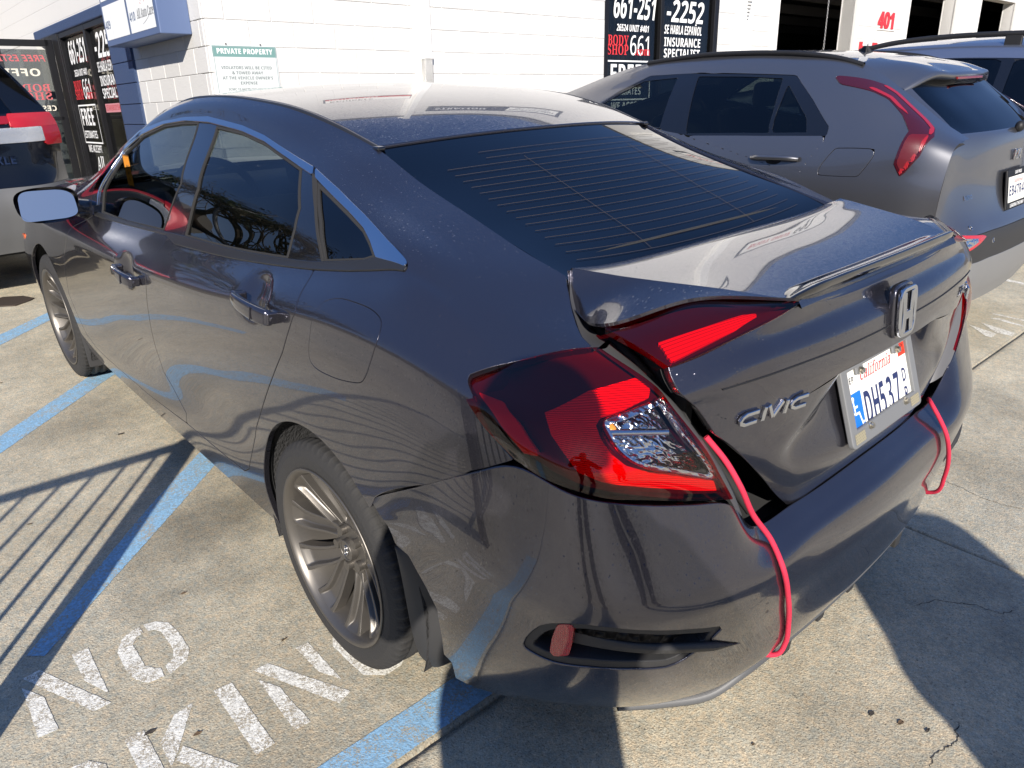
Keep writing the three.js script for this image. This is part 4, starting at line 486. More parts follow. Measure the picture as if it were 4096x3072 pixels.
// ================================================================ ground
const concTex = (() => { const n = 2048, N = (x, y, f) => vnoise(x / n * f, y / n * f, f); return dataTex(n, n, (i, j) => {
  const a = N(i, j, 24), b = N(i + 300, j + 71, 96), g = N(i + 9, j + 5, 340), f = N(i + 77, j + 13, 720), q = hash2(i, j);
  let v = 198 + 16 * (a - .5) + 20 * (b - .5) + 30 * (g - .5) + 36 * (f - .5) + 16 * (q - .5); const pit = g * .55 + f * .45; if (pit < .24) v -= 50 * (.24 - pit) / .12; if (f > .8 && g > .5) v += 26 * (f - .8) / .2;
  const warm = 1 + .04 * (b - .5) + .06 * (N(i + 500, j + 200, 180) - .5); return [v * 1.0 * warm, v * .955, v * .84 / warm]; }, { srgb: true, rep: [1 / 1.15, 1 / 1.15] }); })();
const concBump = dataTex(1024, 1024, (i, j) => { const g = vnoise(i / 1024 * 230, j / 1024 * 230, 230), f = vnoise(i / 1024 * 470 + 3, j / 1024 * 470, 470); return [140 + 110 * (g - .5) + 70 * (f - .5)]; }, { rep: [1 / .8, 1 / .8] });
const groundMat = new THREE.MeshStandardMaterial({ map: concTex, bumpMap: concBump, bumpScale: .0022, roughness: .9, vertexColors: true });
const axis = (a, b, step, far, extra) => { const l = []; for (let x = a; x <= b + 1e-6; x += step) l.push(x); for (let s = step * 2, x = a; x > -far; s *= 1.35) { x -= s; l.unshift(x); } for (let s = step * 2, x = b; x < far; s *= 1.35) { x += s; l.push(x); } for (const e of extra) { for (let i = l.length - 1; i >= 0; i--) if (Math.abs(l[i] - e) < .03) l.splice(i, 1); for (const o of [-.02, -.012, -.007, -.003, 0, .003, .007, .012, .02]) l.push(e + o); } return l.sort((p, q) => p - q); };
const gx = axis(-2.6, 4.4, .03, 260, [.868]), gz = axis(-6.4, 2.4, .03, 260, [.405]);
const oil = [['F', 470, 1120, .2, .5], ['F', 560, 1085, .16, .45], ['F', 380, 1190, .17, .4], ['F', 330, 1270, .12, .25], ['F', 500, 1235, .12, .3], ['F', 610, 1010, .14, .3], ['F', 60, 650, .16, .15], ['F', 2130, 1010, .2, .22], ['F', 2160, 870, .16, .16], ['F', 2190, 1330, .2, .18], ['F', 1760, 1560, .12, .14], ['F', 180, 900, .3, .18], ['F', 700, 1560, .2, .12]].map(([k, u, v, r, s]) => { const p = onGround(k, u, v); return [p.x, p.z, r, s]; });
{ const nx = gx.length, nz = gz.length, pos = [], col = [], uv = [], idx = [];
  for (let j = 0; j < nz; j++) for (let i = 0; i < nx; i++) { const x = gx[i]; let z = gz[j], y = 0; const near = Math.abs(x) < 8 && Math.abs(z) < 8;
    const jz = Math.abs(z - .405), jx = Math.abs(x - .868), rough = near ? .004 * (fbm(x * 60, z * 60, 2) - .4) : 0; if (jz < .0135) y -= (jz < .006 ? .011 : .003) + rough; if (jx < .0085 && z > .405) y -= (jx < .005 ? .007 : .001);
    if (near && jz > .014 && jz < .05) y += .0008 * fbm(x * 25, 3, 2) * (1 - jz / .05);
    z += .011 * (x + .8) * (Math.abs(x) < 20 ? 1 : 0);
    let c = .86 + .34 * (fbm(x * 1.1 + 5, z * 1.1, 4) - .5) + .3 * (fbm(x * 5 + 40, z * 5, 3) - .5), w = 0; for (const [ox, oz, r, s] of oil) { const d = Math.hypot(x - ox, z - oz) / r; if (d < 2.2) w = Math.max(w, s * sstep(1.5, .35, d + 1.1 * (fbm(x * 9 + ox * 7, z * 9, 4) - .5))); } c *= 1 - w;
    if (jz < .0125) c *= .72; if (jx < .0065 && z > .405) c *= .6; const y2 = fbm(x * .9 + 30, z * .9 + 8, 3) - .5; col.push(c * (1 + .1 * y2), c, c * (1 - .16 * y2)); pos.push(x, y, z); uv.push(x, z); }
  for (let j = 0; j < nz - 1; j++) for (let i = 0; i < nx - 1; i++) { const a = j * nx + i; idx.push(a, a + nx, a + 1, a + 1, a + nx, a + nx + 1); }
  const g = new THREE.BufferGeometry(); g.setAttribute('position', new THREE.Float32BufferAttribute(pos, 3)); g.setAttribute('color', new THREE.Float32BufferAttribute(col, 3)); g.setAttribute('uv', new THREE.Float32BufferAttribute(uv, 2)); g.setIndex(idx); g.computeVertexNormals();
  var ground = structure('ground', g, groundMat); }
// worn paint: where it is rubbed through the concrete shows
const wornTex = (r, g, b, worn, sd) => dataTex(1024, 1024, (i, j) => { const N = (f, o) => vnoise(i / 1024 * f + o, j / 1024 * f + o * .7, f); const a = N(16, sd), q = N(90, sd), f = N(280, sd), h = N(520, sd), m = .3 * a + .3 * q + .45 * f + .35 * h - .2 + .1 * (hash2(i, j) - .5), k = sstep(worn, worn + .09, m), t = 1 + .18 * (q - .5) + .15 * (h - .5); return [lerp(172 + 40 * (h - .5), r * t, k), lerp(162 + 38 * (h - .5), g * t, k), lerp(142 + 34 * (h - .5), b * t, k)]; }, { srgb: true, rep: [1 / .55, 1 / .55] });
const blueMat = new THREE.MeshStandardMaterial({ map: wornTex(136, 176, 204, .3, 3), bumpMap: concBump, bumpScale: .0016, roughness: .8 }), whiteMat = new THREE.MeshStandardMaterial({ map: wornTex(226, 224, 214, .36, 11), bumpMap: concBump, bumpScale: .0018, roughness: .85 });
function decal(name, poly, mat, wob = .0025) { // polygon in x, z with a slightly uneven edge
  const P = []; for (let i = 0; i < poly.length; i++) { const a = poly[i], b = poly[(i + 1) % poly.length], L = Math.hypot(b[0] - a[0], b[1] - a[1]), n = Math.max(1, Math.round(L / .014)); for (let k = 0; k < n; k++) { const t = k / n, o = (fbm(a[0] * 31 + t * L * 70, a[1] * 17 + i, 2) - .5) * 2 * wob; P.push(new THREE.Vector2(lerp(a[0], b[0], t) + o * (b[1] - a[1]) / L, -(lerp(a[1], b[1], t) - o * (b[0] - a[0]) / L))); } }
  const g = new THREE.ShapeGeometry(new THREE.Shape(P)).rotateX(-Math.PI / 2).translate(0, .0016, 0), p = g.attributes.position, uv = []; for (let i = 0; i < p.count; i++) uv.push(p.getX(i), p.getZ(i)); g.setAttribute('uv', new THREE.Float32BufferAttribute(uv, 2)); return part(name, g, mat, ground); }
const gp2 = (k, ...l) => l.map(([u, v]) => { const p = onGround(k, u, v); return [p.x, p.z]; });
decal('painted_stripe', [[-2.4, .281], [-.3, .283], [-.3, .39], [-2.4, .39]], blueMat);
decal('painted_stripe', [[-1.531, -.58], [-1.493, -.545], [-.968, -1.036], [-.55, -1.43], [-.62, -1.52], [-1.048, -1.106]], blueMat);
decal('painted_stripe', [[-1.9, -1.58], [-1.83, -1.5], [-1.35, -1.975], [-.8, -2.50], [-.6, -2.68], [-.68, -2.78], [-1.31, -2.165]], blueMat);
decal('painted_stripe', [[-1.9, -2.86], [-1.83, -2.78], [-1.082, -3.495], [-.5, -4.05], [-.57, -4.13], [-1.044, -3.71]], blueMat);
{ const W = whiteMat, L = (n, ...polys) => polys.forEach((p) => decal('painted_letter', p, W, .0018));
  L('N', [[-1.566, -.458], [-1.53, -.383], [-1.528, -.246], [-1.571, -.248]], [[-1.557, -.492], [-1.517, -.497], [-1.407, -.245], [-1.449, -.245]], [[-1.437, -.498], [-1.396, -.499], [-1.403, -.283], [-1.438, -.37]]);
  L('O', [[-1.263, -.49], [-1.262, -.455], [-1.283, -.447], [-1.3, -.425], [-1.302, -.32], [-1.283, -.29], [-1.272, -.283], [-1.275, -.243], [-1.315, -.25], [-1.338, -.285], [-1.345, -.34], [-1.342, -.42], [-1.32, -.465], [-1.295, -.482]], [[-1.252, -.49], [-1.22, -.48], [-1.195, -.45], [-1.187, -.4], [-1.188, -.3], [-1.21, -.262], [-1.262, -.241], [-1.26, -.282], [-1.235, -.295], [-1.222, -.33], [-1.223, -.425], [-1.235, -.447], [-1.25, -.453]]);
  const dz = .26; // second line
  L('R', [[-1.585, -.105], [-1.545, -.105], [-1.545, .155], [-1.585, .155]], [[-1.536, -.105], [-1.5, -.098], [-1.472, -.06], [-1.475, -.02], [-1.5, .005], [-1.455, .155], [-1.497, .155], [-1.536, .03], [-1.536, -.01], [-1.512, -.025], [-1.512, -.06], [-1.536, -.068]]);
  L('K', [[-1.419, -.105], [-1.374, -.102], [-1.378, .155], [-1.423, .155]], [[-1.254, -.104], [-1.303, -.097], [-1.358, -.034], [-1.362, .05], [-1.337, .02]], [[-1.348, .04], [-1.32, .01], [-1.245, .155], [-1.293, .155]]);
  L('I', [[-1.199, -.106], [-1.153, -.103], [-1.156, .153], [-1.203, .155]]);
  L('N', [[-1.093, -.104], [-1.052, -.1], [-.938, .135], [-.979, .153]], [[-1.098, -.064], [-1.068, -.002], [-1.062, .153], [-1.103, .152]], [[-.97, -.103], [-.933, -.1], [-.934, .085], [-.966, .02]]);
  L('G', [[-.752, -.06], [-.79, -.045], [-.82, -.068], [-.85, -.03], [-.852, .08], [-.82, .115], [-.785, .1], [-.785, .06], [-.812, .06], [-.812, .022], [-.745, .022], [-.748, .12], [-.79, .15], [-.84, .152], [-.885, .11], [-.89, -.04], [-.86, -.09], [-.81, -.108], [-.77, -.095]]);
  // faint letters beyond the other car
  for (const q of [[[2040, 402], [2210, 452], [2210, 462], [1990, 404]], [[1850, 445], [2030, 505], [2000, 528], [1960, 520]], [[1930, 432], [2150, 500], [2130, 520], [2030, 500]], [[2000, 368], [2210, 415], [2210, 423], [2010, 380]], [[2000, 130], [2210, 175], [2210, 190], [1990, 140]]]) decal('painted_letter', gp2('C6', ...q), W, .004); }
// cracks, a drain cover and leaves
function crack(k, pts, w) { const l = gp2(k, ...pts), A = [], B = []; const d = []; for (let i = 0; i < l.length - 1; i++) for (let t = 0; t < 6; t++) d.push([lerp(l[i][0], l[i + 1][0], t / 6) + (rnd() - .5) * .006, lerp(l[i][1], l[i + 1][1], t / 6) + (rnd() - .5) * .006]); d.push(l[l.length - 1]); const pos = [], idx = []; d.forEach(([x, z], i) => { const q = d[Math.min(d.length - 1, i + 1)], r = d[Math.max(0, i - 1)], dx = q[0] - r[0], dz = q[1] - r[1], e = Math.hypot(dx, dz) || 1, ww = w * (.4 + rnd()) * (i === 0 || i === d.length - 1 ? .1 : 1); pos.push(x - dz / e * ww, .0014, z + dx / e * ww, x + dz / e * ww, .0014, z - dx / e * ww); if (i) { const a = (i - 1) * 2; idx.push(a, a + 1, a + 2, a + 1, a + 3, a + 2); } }); const g = new THREE.BufferGeometry(); g.setAttribute('position', new THREE.Float32BufferAttribute(pos, 3)); g.setIndex(idx); g.computeVertexNormals(); part('crack', g, std(.05, .045, .04, 1), ground); }
crack('C9', [[1605, 1659], [1612, 1600], [1640, 1565], [1700, 1530], [1742, 1510], [1782, 1462], [1762, 1420], [1800, 1370]], .0012);
crack('C9', [[1500, 610], [1640, 570], [1760, 590], [1900, 602], [1960, 630], [2070, 660], [2150, 640]], .001);
crack('C6', [[1690, 1460], [1800, 1500], [1920, 1560], [2060, 1610], [2200, 1640]], .001);
{ const p = gp2('C4', [0, 330], [-60, 300], [20, 272], [150, 265], [222, 278], [195, 292], [100, 325]); const s = new THREE.Shape(p.map(([x, z]) => new THREE.Vector2(x, -z))); const g = new THREE.ExtrudeGeometry(s, { depth: .006, bevelSize: .002, bevelThickness: .002 }).rotateX(-Math.PI / 2); solo('drain_cover', g.translate(0, .001, 0), std(.06, .045, .035, .8, .2), 'rusty dark metal cover lying in the concrete beyond the sedan front wheel', 'cover'); }
const leafKinds = [std(.06, .05, .04, .8), std(.14, .09, .05, .8), std(.09, .06, .03, .8)];
[['C4', 785, 1155, .022], ['C4', 895, 555, .012], ['C7', 195, 82, .014], ['C7', 975, 1430, .018], ['C7', 1280, 1440, .016], ['C4', 8, 825, .012], ['C9', 1220, 1310, .014], ['C9', 1410, 1370, .014], ['C9', 455, 1510, .008], ['C9', 1585, 1420, .012], ['C7', 1190, 530, .012], ['C7', 1840, 830, .012]].forEach(([k, u, v, r], i) => { const p = onGround(k, u, v), pts = []; for (let a = 0; a < 9; a++) { const q = a / 9 * 6.283, e = r * (.5 + .6 * rnd()); pts.push(V3(p.x + Math.cos(q) * e * .9, .002 + rnd() * .003, p.z + Math.sin(q) * e * .45)); } const g = new THREE.BufferGeometry(), pos = []; const c = V3(p.x, .0035, p.z); for (let a = 0; a < 9; a++) pos.push(...c.toArray(), ...pts[(a + 1) % 9].toArray(), ...pts[a].toArray()); g.setAttribute('position', new THREE.Float32BufferAttribute(pos, 3)); g.computeVertexNormals(); solo('fallen_leaf', g, leafKinds[i % 3], 'small curled dry leaf lying on the bare concrete', 'leaf', 'dry leaves on the concrete'); });
// ================================================================ white block building; its own axes: u along the front, v up, w out of the front
const BA = V3(.99962112, -.022184, .0162935).normalize(), BUP = V3(.02301767, .99833461, -.05289798), BN = BA.clone().cross(BUP).normalize(); BUP.copy(BN.clone().cross(BA)); const BD = -5.076118;
const inB = (o) => { o.position.copy(BN).multiplyScalar(BD); o.quaternion.setFromRotationMatrix(new THREE.Matrix4().makeBasis(BA, BUP, BN)); return o; };
const onFront = (k, u, v) => { const d = toward(k, u, v), t = (BD - CAM.dot(BN)) / d.dot(BN), P = CAM.clone().addScaledVector(d, t); return [P.dot(BA), P.dot(BUP)]; };
const CU = .942; // the corner
const blockBump = dataTex(256, 256, (i, j) => [128 + 70 * (vnoise(i / 10, j / 10, 25.6 | 0) - .5) + 60 * (vnoise(i / 3.2, j / 3.2, 80) - .5)], { rep: [2, 2] });
const wallTones = [0, 1, 2, 3].map((k) => std(.62 + .02 * k, .612 + .02 * k, .59 + .02 * k, .72, 0, { bumpMap: blockBump, bumpScale: .004 })), wallBack = std(.62, .61, .59, .8), trimWhite = std(.78, .775, .75, .6), navy = std(.045, .075, .16, .6, 0, { bumpMap: blockBump, bumpScale: .006 }), alu = std(.012, .012, .014, .35, .3);
const bld = inB(thing('block_building', 'white painted block building with black shopfront glass and dark bay openings', 'building'));
const H = 5.2, R0 = -.5;
// solid wall behind the blocks: front pieces between the openings, head, left flank
const Wp = (u0, u1, v0, v1, w0, w1) => box(u1 - u0, v1 - v0, w1 - w0, (u0 + u1) / 2, (v0 + v1) / 2, (w0 + w1) / 2);
const openings = [[5.78, 8.12, 2.84], [9.6, 12.05, 3.3], [14.11, 16.32, 3.3], [17.6, 19.8, 3.3]]; let uu = CU + .02;
for (const [a, b, t] of openings) { part('wall', Wp(uu, a, R0, H, -.22, -.007), wallBack, bld); part('wall', Wp(a, b, t, H, -.22, -.007), wallBack, bld); uu = b; }
part('wall', Wp(uu, 30, R0, H, -.22, -.007), wallBack, bld);
part('wall', Wp(CU + .007, CU + .22, R0, H, -1.97, -.22), wallBack, bld); part('wall', Wp(CU + .007, CU + .22, 2.42, H, -9, -1.97), wallBack, bld); part('wall', Wp(CU + .007, CU + .22, R0, 2.42, -9, -6.3), wallBack, bld); part('wall', Wp(CU + .007, CU + .22, R0, 2.42, -2.7, -1.97), wallBack, bld);
part('parapet', Wp(CU - .03, 30, H, H + .1, -9, .04), std(.1, .11, .13, .5), bld);
// blocks, each its own piece with a rounded face; joints lie 6 mm back
const blockGeo = new Map(); const blk = (w, h) => { const k = w.toFixed(3) + h; if (!blockGeo.has(k)) { const s = new THREE.Shape(), e = .0035; s.moveTo(-w / 2 + e, -h / 2 + e); s.lineTo(w / 2 - e, -h / 2 + e); s.lineTo(w / 2 - e, h / 2 - e); s.lineTo(-w / 2 + e, h / 2 - e); const g = new THREE.ExtrudeGeometry(s, { depth: .026, bevelSize: .0035, bevelThickness: .004, bevelSegments: 2, curveSegments: 1 }); g.translate(0, 0, -.03); blockGeo.set(k, g); } return blockGeo.get(k); };
const MOD = .4064, CO = .2032, JT = .0065, V0 = 1.707 - 4 * CO;
let nBlocks = 0;
const course = (k, u0, u1, place) => { const v0 = V0 + k * CO, off = ((k % 2 + 2) % 2 === 1 ? .107 : .3142); const edges = [u0]; for (let q = Math.floor((u0 - off) / MOD); ; q++) { const e = off + q * MOD; if (e >= u1 - .03) break; if (e > u0 + .03) edges.push(e); } edges.push(u1); for (let i = 0; i + 1 < edges.length; i++) { const w = edges[i + 1] - edges[i] - .009; if (w < .02) continue; place((edges[i] + edges[i + 1]) / 2, v0 + CO / 2, w); nBlocks++; } };
const frontBlock = (u, v, w) => { const m = part('block', blk(w, CO - JT), wallTones[Math.floor(hash2(u * 97, v * 53) * 4)], bld); m.position.set(u, v, (hash2(u * 31, v * 77) - .5) * .0025); };
const sideBlock = (u, v, w) => { const m = part('block', blk(w, CO - JT), wallTones[Math.floor(hash2(u * 57, v * 33) * 4)], bld); m.rotation.y = -Math.PI / 2; m.position.set(CU, v, -u); };
for (let k = 1; k <= 7; k++) { course(k, CU + .004, 5.78, frontBlock); if (k > 2) course(k, 8.12, 9.6, frontBlock); if (k > 3) course(k, 12.17, 14.11, frontBlock); if (k > 5) course(k, 16.32, 17.6, frontBlock); course(k, .03, 1.97, sideBlock); }
// above and below the single blocks the wall goes on with the joints too fine to tell apart
const courseTex = dataTex(256, 256, (i, j) => { const r = Math.floor(j / 128), y = j % 128, x = (i + r * 128) % 256, d = Math.min(y, 127 - y, x, 255 - x); return [d < 3 ? 90 : 200]; }, { rep: [1 / MOD, 1 / (2 * CO)] });
const uvBox = (g, f) => { const p = g.attributes.position, n = g.attributes.normal, uv = []; for (let i = 0; i < p.count; i++) uv.push(Math.abs(n.getX(i)) > .5 ? p.getZ(i) : p.getX(i), p.getY(i) - V0); g.setAttribute('uv', new THREE.Float32BufferAttribute(uv, 2)); return g; };
const wallFar = std(.66, .65, .63, .75, 0, { bumpMap: courseTex, bumpScale: .006 }); const VT = V0 + 8 * CO;
part('upper_wall', uvBox(Wp(CU, 5.78, VT, H, -.03, 0)), wallFar, bld); part('upper_wall', uvBox(Wp(5.78, 8.12, 2.84, H, -.03, 0)), wallFar, bld); part('upper_wall', uvBox(Wp(8.12, 9.6, VT, H, -.03, 0)), wallFar, bld); part('upper_wall', uvBox(Wp(9.6, 19.8, 3.3, H, -.03, 0)), wallFar, bld); part('upper_wall', uvBox(Wp(12.17, 14.11, VT, 3.3, -.03, 0)), wallFar, bld); part('upper_wall', uvBox(Wp(16.32, 17.6, VT, 3.3, -.03, 0)), wallFar, bld); part('upper_wall', uvBox(Wp(19.8, 30, R0, H, -.03, 0)), wallFar, bld);
part('upper_wall', uvBox(Wp(CU, CU + .03, 2.42, H, -9, 0)), wallFar, bld); part('upper_wall', uvBox(Wp(CU, CU + .03, R0, V0 + CO, -1.97, 0)), wallFar, bld); part('lower_wall', uvBox(Wp(CU, 5.78, R0, V0 + CO, -.03, 0)), wallFar, bld); part('lower_wall', uvBox(Wp(8.12, 9.6, R0, V0 + 3 * CO, -.03, 0)), wallFar, bld); part('lower_wall', uvBox(Wp(12.17, 14.11, R0, V0 + 4 * CO, -.03, 0)), wallFar, bld);
// square downspouts, jambs
part('downspout', merge([rbox(.1, 3.9, .075, .008, 3.105, 3.55, .045), rbox(.11, .06, .085, .008, 3.105, 1.87, .05), rbox(.1, .5, .075, .008, 3.105, 1.6, .045), rbox(.075, 3.9, .02, .004, 3.02, 3.5, .012)]), trimWhite, bld);
part('downspout', merge([rbox(.26, 4.5, .1, .01, 8.69, 2.6, .05), box(.012, 4.5, .02, 8.55, 2.6, .01)]), trimWhite, bld);
part('vent_louvre', merge(Array.from({ length: 12 }, (_, i) => box(.2 - i * .016, .012, .03, 8.72 - i * .006, 2.95 - i * .045, .115).rotateZ(0))), std(.6, .6, .58, .6), bld);
for (const [a, b, t] of openings.slice(1)) for (const e of [a, b]) part('jamb', rbox(.09, t - R0, .3, .006, e + (e === a ? -.005 : .005) * 9, (t + R0) / 2, -.1), trimWhite, bld);
// bays: dark rooms with strip lights and a hoist chain
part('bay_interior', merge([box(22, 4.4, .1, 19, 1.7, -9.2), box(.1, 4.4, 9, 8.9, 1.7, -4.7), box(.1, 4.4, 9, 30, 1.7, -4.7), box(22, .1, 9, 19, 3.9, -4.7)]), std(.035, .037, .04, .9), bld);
part('bay_beam', merge([0, 1, 2, 3, 4].map((i) => box(20, .22, .08, 19, 3.55, -1.5 - i * 1.6))), std(.06, .06, .065, .8), bld);
[[10.1, 3.3, -2.5, .04], [11.2, 3.2, -3.5, .1], [10.0, 3.1, -4.5, .16], [12.6, 3.2, -4.2, .05]].forEach(([u, v, w, r]) => { const m = part('strip_light', rbox(1.4, .035, .12, .01), new THREE.MeshStandardMaterial({ color: 0xffffff, emissive: rgb(.9, .95, 1), emissiveIntensity: .55, roughness: .5 }), bld); m.position.set(u, v, w); m.rotation.y = r; });
{ const links = []; for (let i = 0; i < 46; i++) { const g = new THREE.TorusGeometry(.013, .0035, 5, 10).scale(.75, 1.25, 1); if (i % 2) g.rotateY(Math.PI / 2); links.push(g.translate(0, 3.25 - i * .028, 0)); } const c = part('hoist_chain', merge(links), std(.5, .5, .5, .4, .8), bld); c.position.set(11.36, 0, -.12); }
part('crate', rbox(.75, .3, .5, .01, 10.55, 1.9, -1.1), std(.42, .29, .17, .8), bld);
part('work_bench', box(2.2, 1.4, .8, 10.6, 1.05, -1.2), std(.05, .05, .055, .8), bld);
// shopfronts
const F1 = (c, txt, x, y, cap, maxW, { font = 'bold', fam = 'sans-serif', slant = 0, fill = '#f2f2f0', align = 'left' } = {}) => { c.save(); c.fillStyle = fill; c.font = `${font} ${Math.round(cap / .715)}px ${fam}`; const w = c.measureText(txt).width, s = Math.min(1, maxW / w); c.translate(x, y); c.transform(s, 0, -slant, 1, align === 'center' ? -w * s / 2 : 0, 0); c.fillText(txt, 0, 0); c.restore(); };
const yv = (v) => (2.7 - v) * 731;
const texL = canvasTex(768, 1536, (c) => { F1(c, '661-251', 90, yv(2.36), 190, 640, { slant: .14 }); F1(c, '26524 UNIT #401', 150, yv(2.215), 56, 480, { slant: .12 }); F1(c, 'BODY', 30, yv(2.055), 82, 300, { fam: 'serif', fill: '#d8353c' }); F1(c, 'SHOP', 22, yv(1.945), 82, 310, { fam: 'serif', fill: '#d8353c' }); F1(c, '661', 345, yv(1.945), 165, 330, { font: 'normal' }); F1(c, '.com', 420, yv(1.945), 70, 250, { fam: 'serif', fill: '#d8353c' });
  c.strokeStyle = '#f2f2f0'; c.lineWidth = 13; c.strokeRect(26, yv(1.872), 640, yv(1.42) - yv(1.872)); F1(c, 'FREE', 60, yv(1.63), 150, 570); F1(c, 'ESTIMATES', 55, yv(1.475), 66, 590); F1(c, 'WE ACCEPT', 90, yv(1.30), 66, 520); F1(c, 'All', 290, yv(1.07), 130, 260, { fam: 'serif', font: 'italic bold' }); F1(c, 'INSURANCE', 90, yv(.93), 62, 560); });
const texR = canvasTex(768, 1536, (c) => { F1(c, '-2252', 70, yv(2.36), 190, 600, { slant: .14 }); F1(c, 'SE HABLA ESPAÑOL', 55, yv(2.215), 78, 600, { slant: .1 }); F1(c, 'INSURANCE', 60, yv(2.065), 78, 590); F1(c, 'SPECIALIST', 60, yv(1.93), 78, 590); c.fillStyle = '#c98a90'; c.fillRect(60, yv(1.87), 600, 70); F1(c, 'CESAR@BODYSHOP661', 66, yv(1.795), 44, 580, { fill: '#b03038' }); });
const letterMat = (t) => new THREE.MeshStandardMaterial({ map: t, transparent: true, roughness: .6, side: THREE.DoubleSide });
function shopfront(base, width, mid, vb, vt, drop = 0) { // built in x-y, facing +z
  const g = new THREE.Group(); g.name = 'shopfront'; base.add(g); const bars = [[0, .07], [mid, .06], [width - .1, .1]]; for (const [x, w] of bars) part('frame_bar', rbox(w, vt - vb, .1, .006, x + w / 2, (vt + vb) / 2, -.05), alu, g); for (const v of [vb, vt - .09]) part('frame_bar', rbox(width, .09, .096, .006, width / 2, v + .045, -.05), alu, g);
  part('pane', box(mid - .07, vt - vb - .16, .008, (mid + .07) / 2, (vb + vt) / 2, -.055), M.shop, g); part('pane', box(width - mid - .16, vt - vb - .16, .008, (mid + .06 + width - .1) / 2, (vb + vt) / 2, -.055), M.shop, g);
  part('vinyl_lettering', new THREE.PlaneGeometry(1.0, 2.1).translate(.07 + .5, 1.65 - drop, -.046), letterMat(texL), g); part('vinyl_lettering', new THREE.PlaneGeometry(1.05, 2.1).translate(mid + .06 + .52, 1.65 - drop, -.046), letterMat(texR), g);
  part('shop_interior', merge([box(width, vt - vb, .04, width / 2, (vb + vt) / 2, -1.6), box(.04, vt - vb, 1.5, 0, (vb + vt) / 2, -.85), box(.04, vt - vb, 1.5, width, (vb + vt) / 2, -.85), box(width, .04, 1.5, width / 2, vt, -.85)]), std(.03, .03, .032, .9), g);
  part('blinds', merge(Array.from({ length: Math.round(width / .09) }, (_, i) => box(.07, vt - vb - .3, .004, .06 + i * .09, (vb + vt) / 2 - .05, -.3))), std(.1, .085, .065, .8), g); return g; }
const s1 = shopfront(bld, 2.34, 1.07, .2, 2.84); s1.position.set(5.78, 0, 0);
const s2 = shopfront(bld, 2.25, 1.25, .2, 2.42, .34); s2.rotation.y = -Math.PI / 2; s2.position.set(CU, 0, -4.95);
part('blue_column', rbox(.2, 3.2, .74, .02, CU + .09, .85, -2.34), navy, bld); for (let k = 0; k < 9; k++) part('block', rbox(.02, CO - JT, .72, .006, CU - .012, V0 + CO * (k + .5), -2.34), navy, bld);
part('blue_header', rbox(.2, .12, 4.2, .02, CU + .08, 2.45, -4.1), navy, bld);
part('frame_bar', rbox(.12, 2.6, .32, .01, CU + .05, 1.1, -5.1), alu, bld);
{ // glass door standing open, its lettering seen from behind
  const d = new THREE.Group(); d.name = 'open_door'; bld.add(d); d.position.set(CU - .02, 0, -5.22); d.rotation.y = rad(-4);
  for (const [x, w] of [[-1.1, .09], [-.09, .09]]) part('door_stile', rbox(w, 2.2, .05, .006, x + w / 2, 1.24, 0), alu, d); for (const [v, h] of [[2.26, .08], [1.36, .05], [.14, .2]]) part('door_rail', rbox(1.02, h, .05, .006, -.55, v + h / 2, 0), alu, d); part('door_pane', box(.94, 1.95, .008, -.55, 1.25, 0), M.shop, d);
  const t = canvasTex(512, 640, (c) => { c.save(); c.translate(512, 0); c.scale(-1, 1); F1(c, 'FREE ESTIMATES', 10, 110, 62, 492, { font: 'italic bold', fill: '#b8585e' }); F1(c, 'OFFICE', 60, 250, 72, 380, { fill: '#cfcabc' }); F1(c, 'BODY', 20, 400, 72, 240, { fam: 'serif', fill: '#b8585e' }); F1(c, 'SHOP', 20, 480, 72, 240, { fam: 'serif', fill: '#b8585e' }); F1(c, '661', 270, 470, 130, 230, { fill: '#b8585e' }); F1(c, 'CESAR@BODYSHOP', 10, 590, 52, 492, { fill: '#cfcabc' }); c.restore(); });
  part('vinyl_lettering', new THREE.PlaneGeometry(.92, .8).translate(-.55, 1.82, .006), letterMat(t), d); }
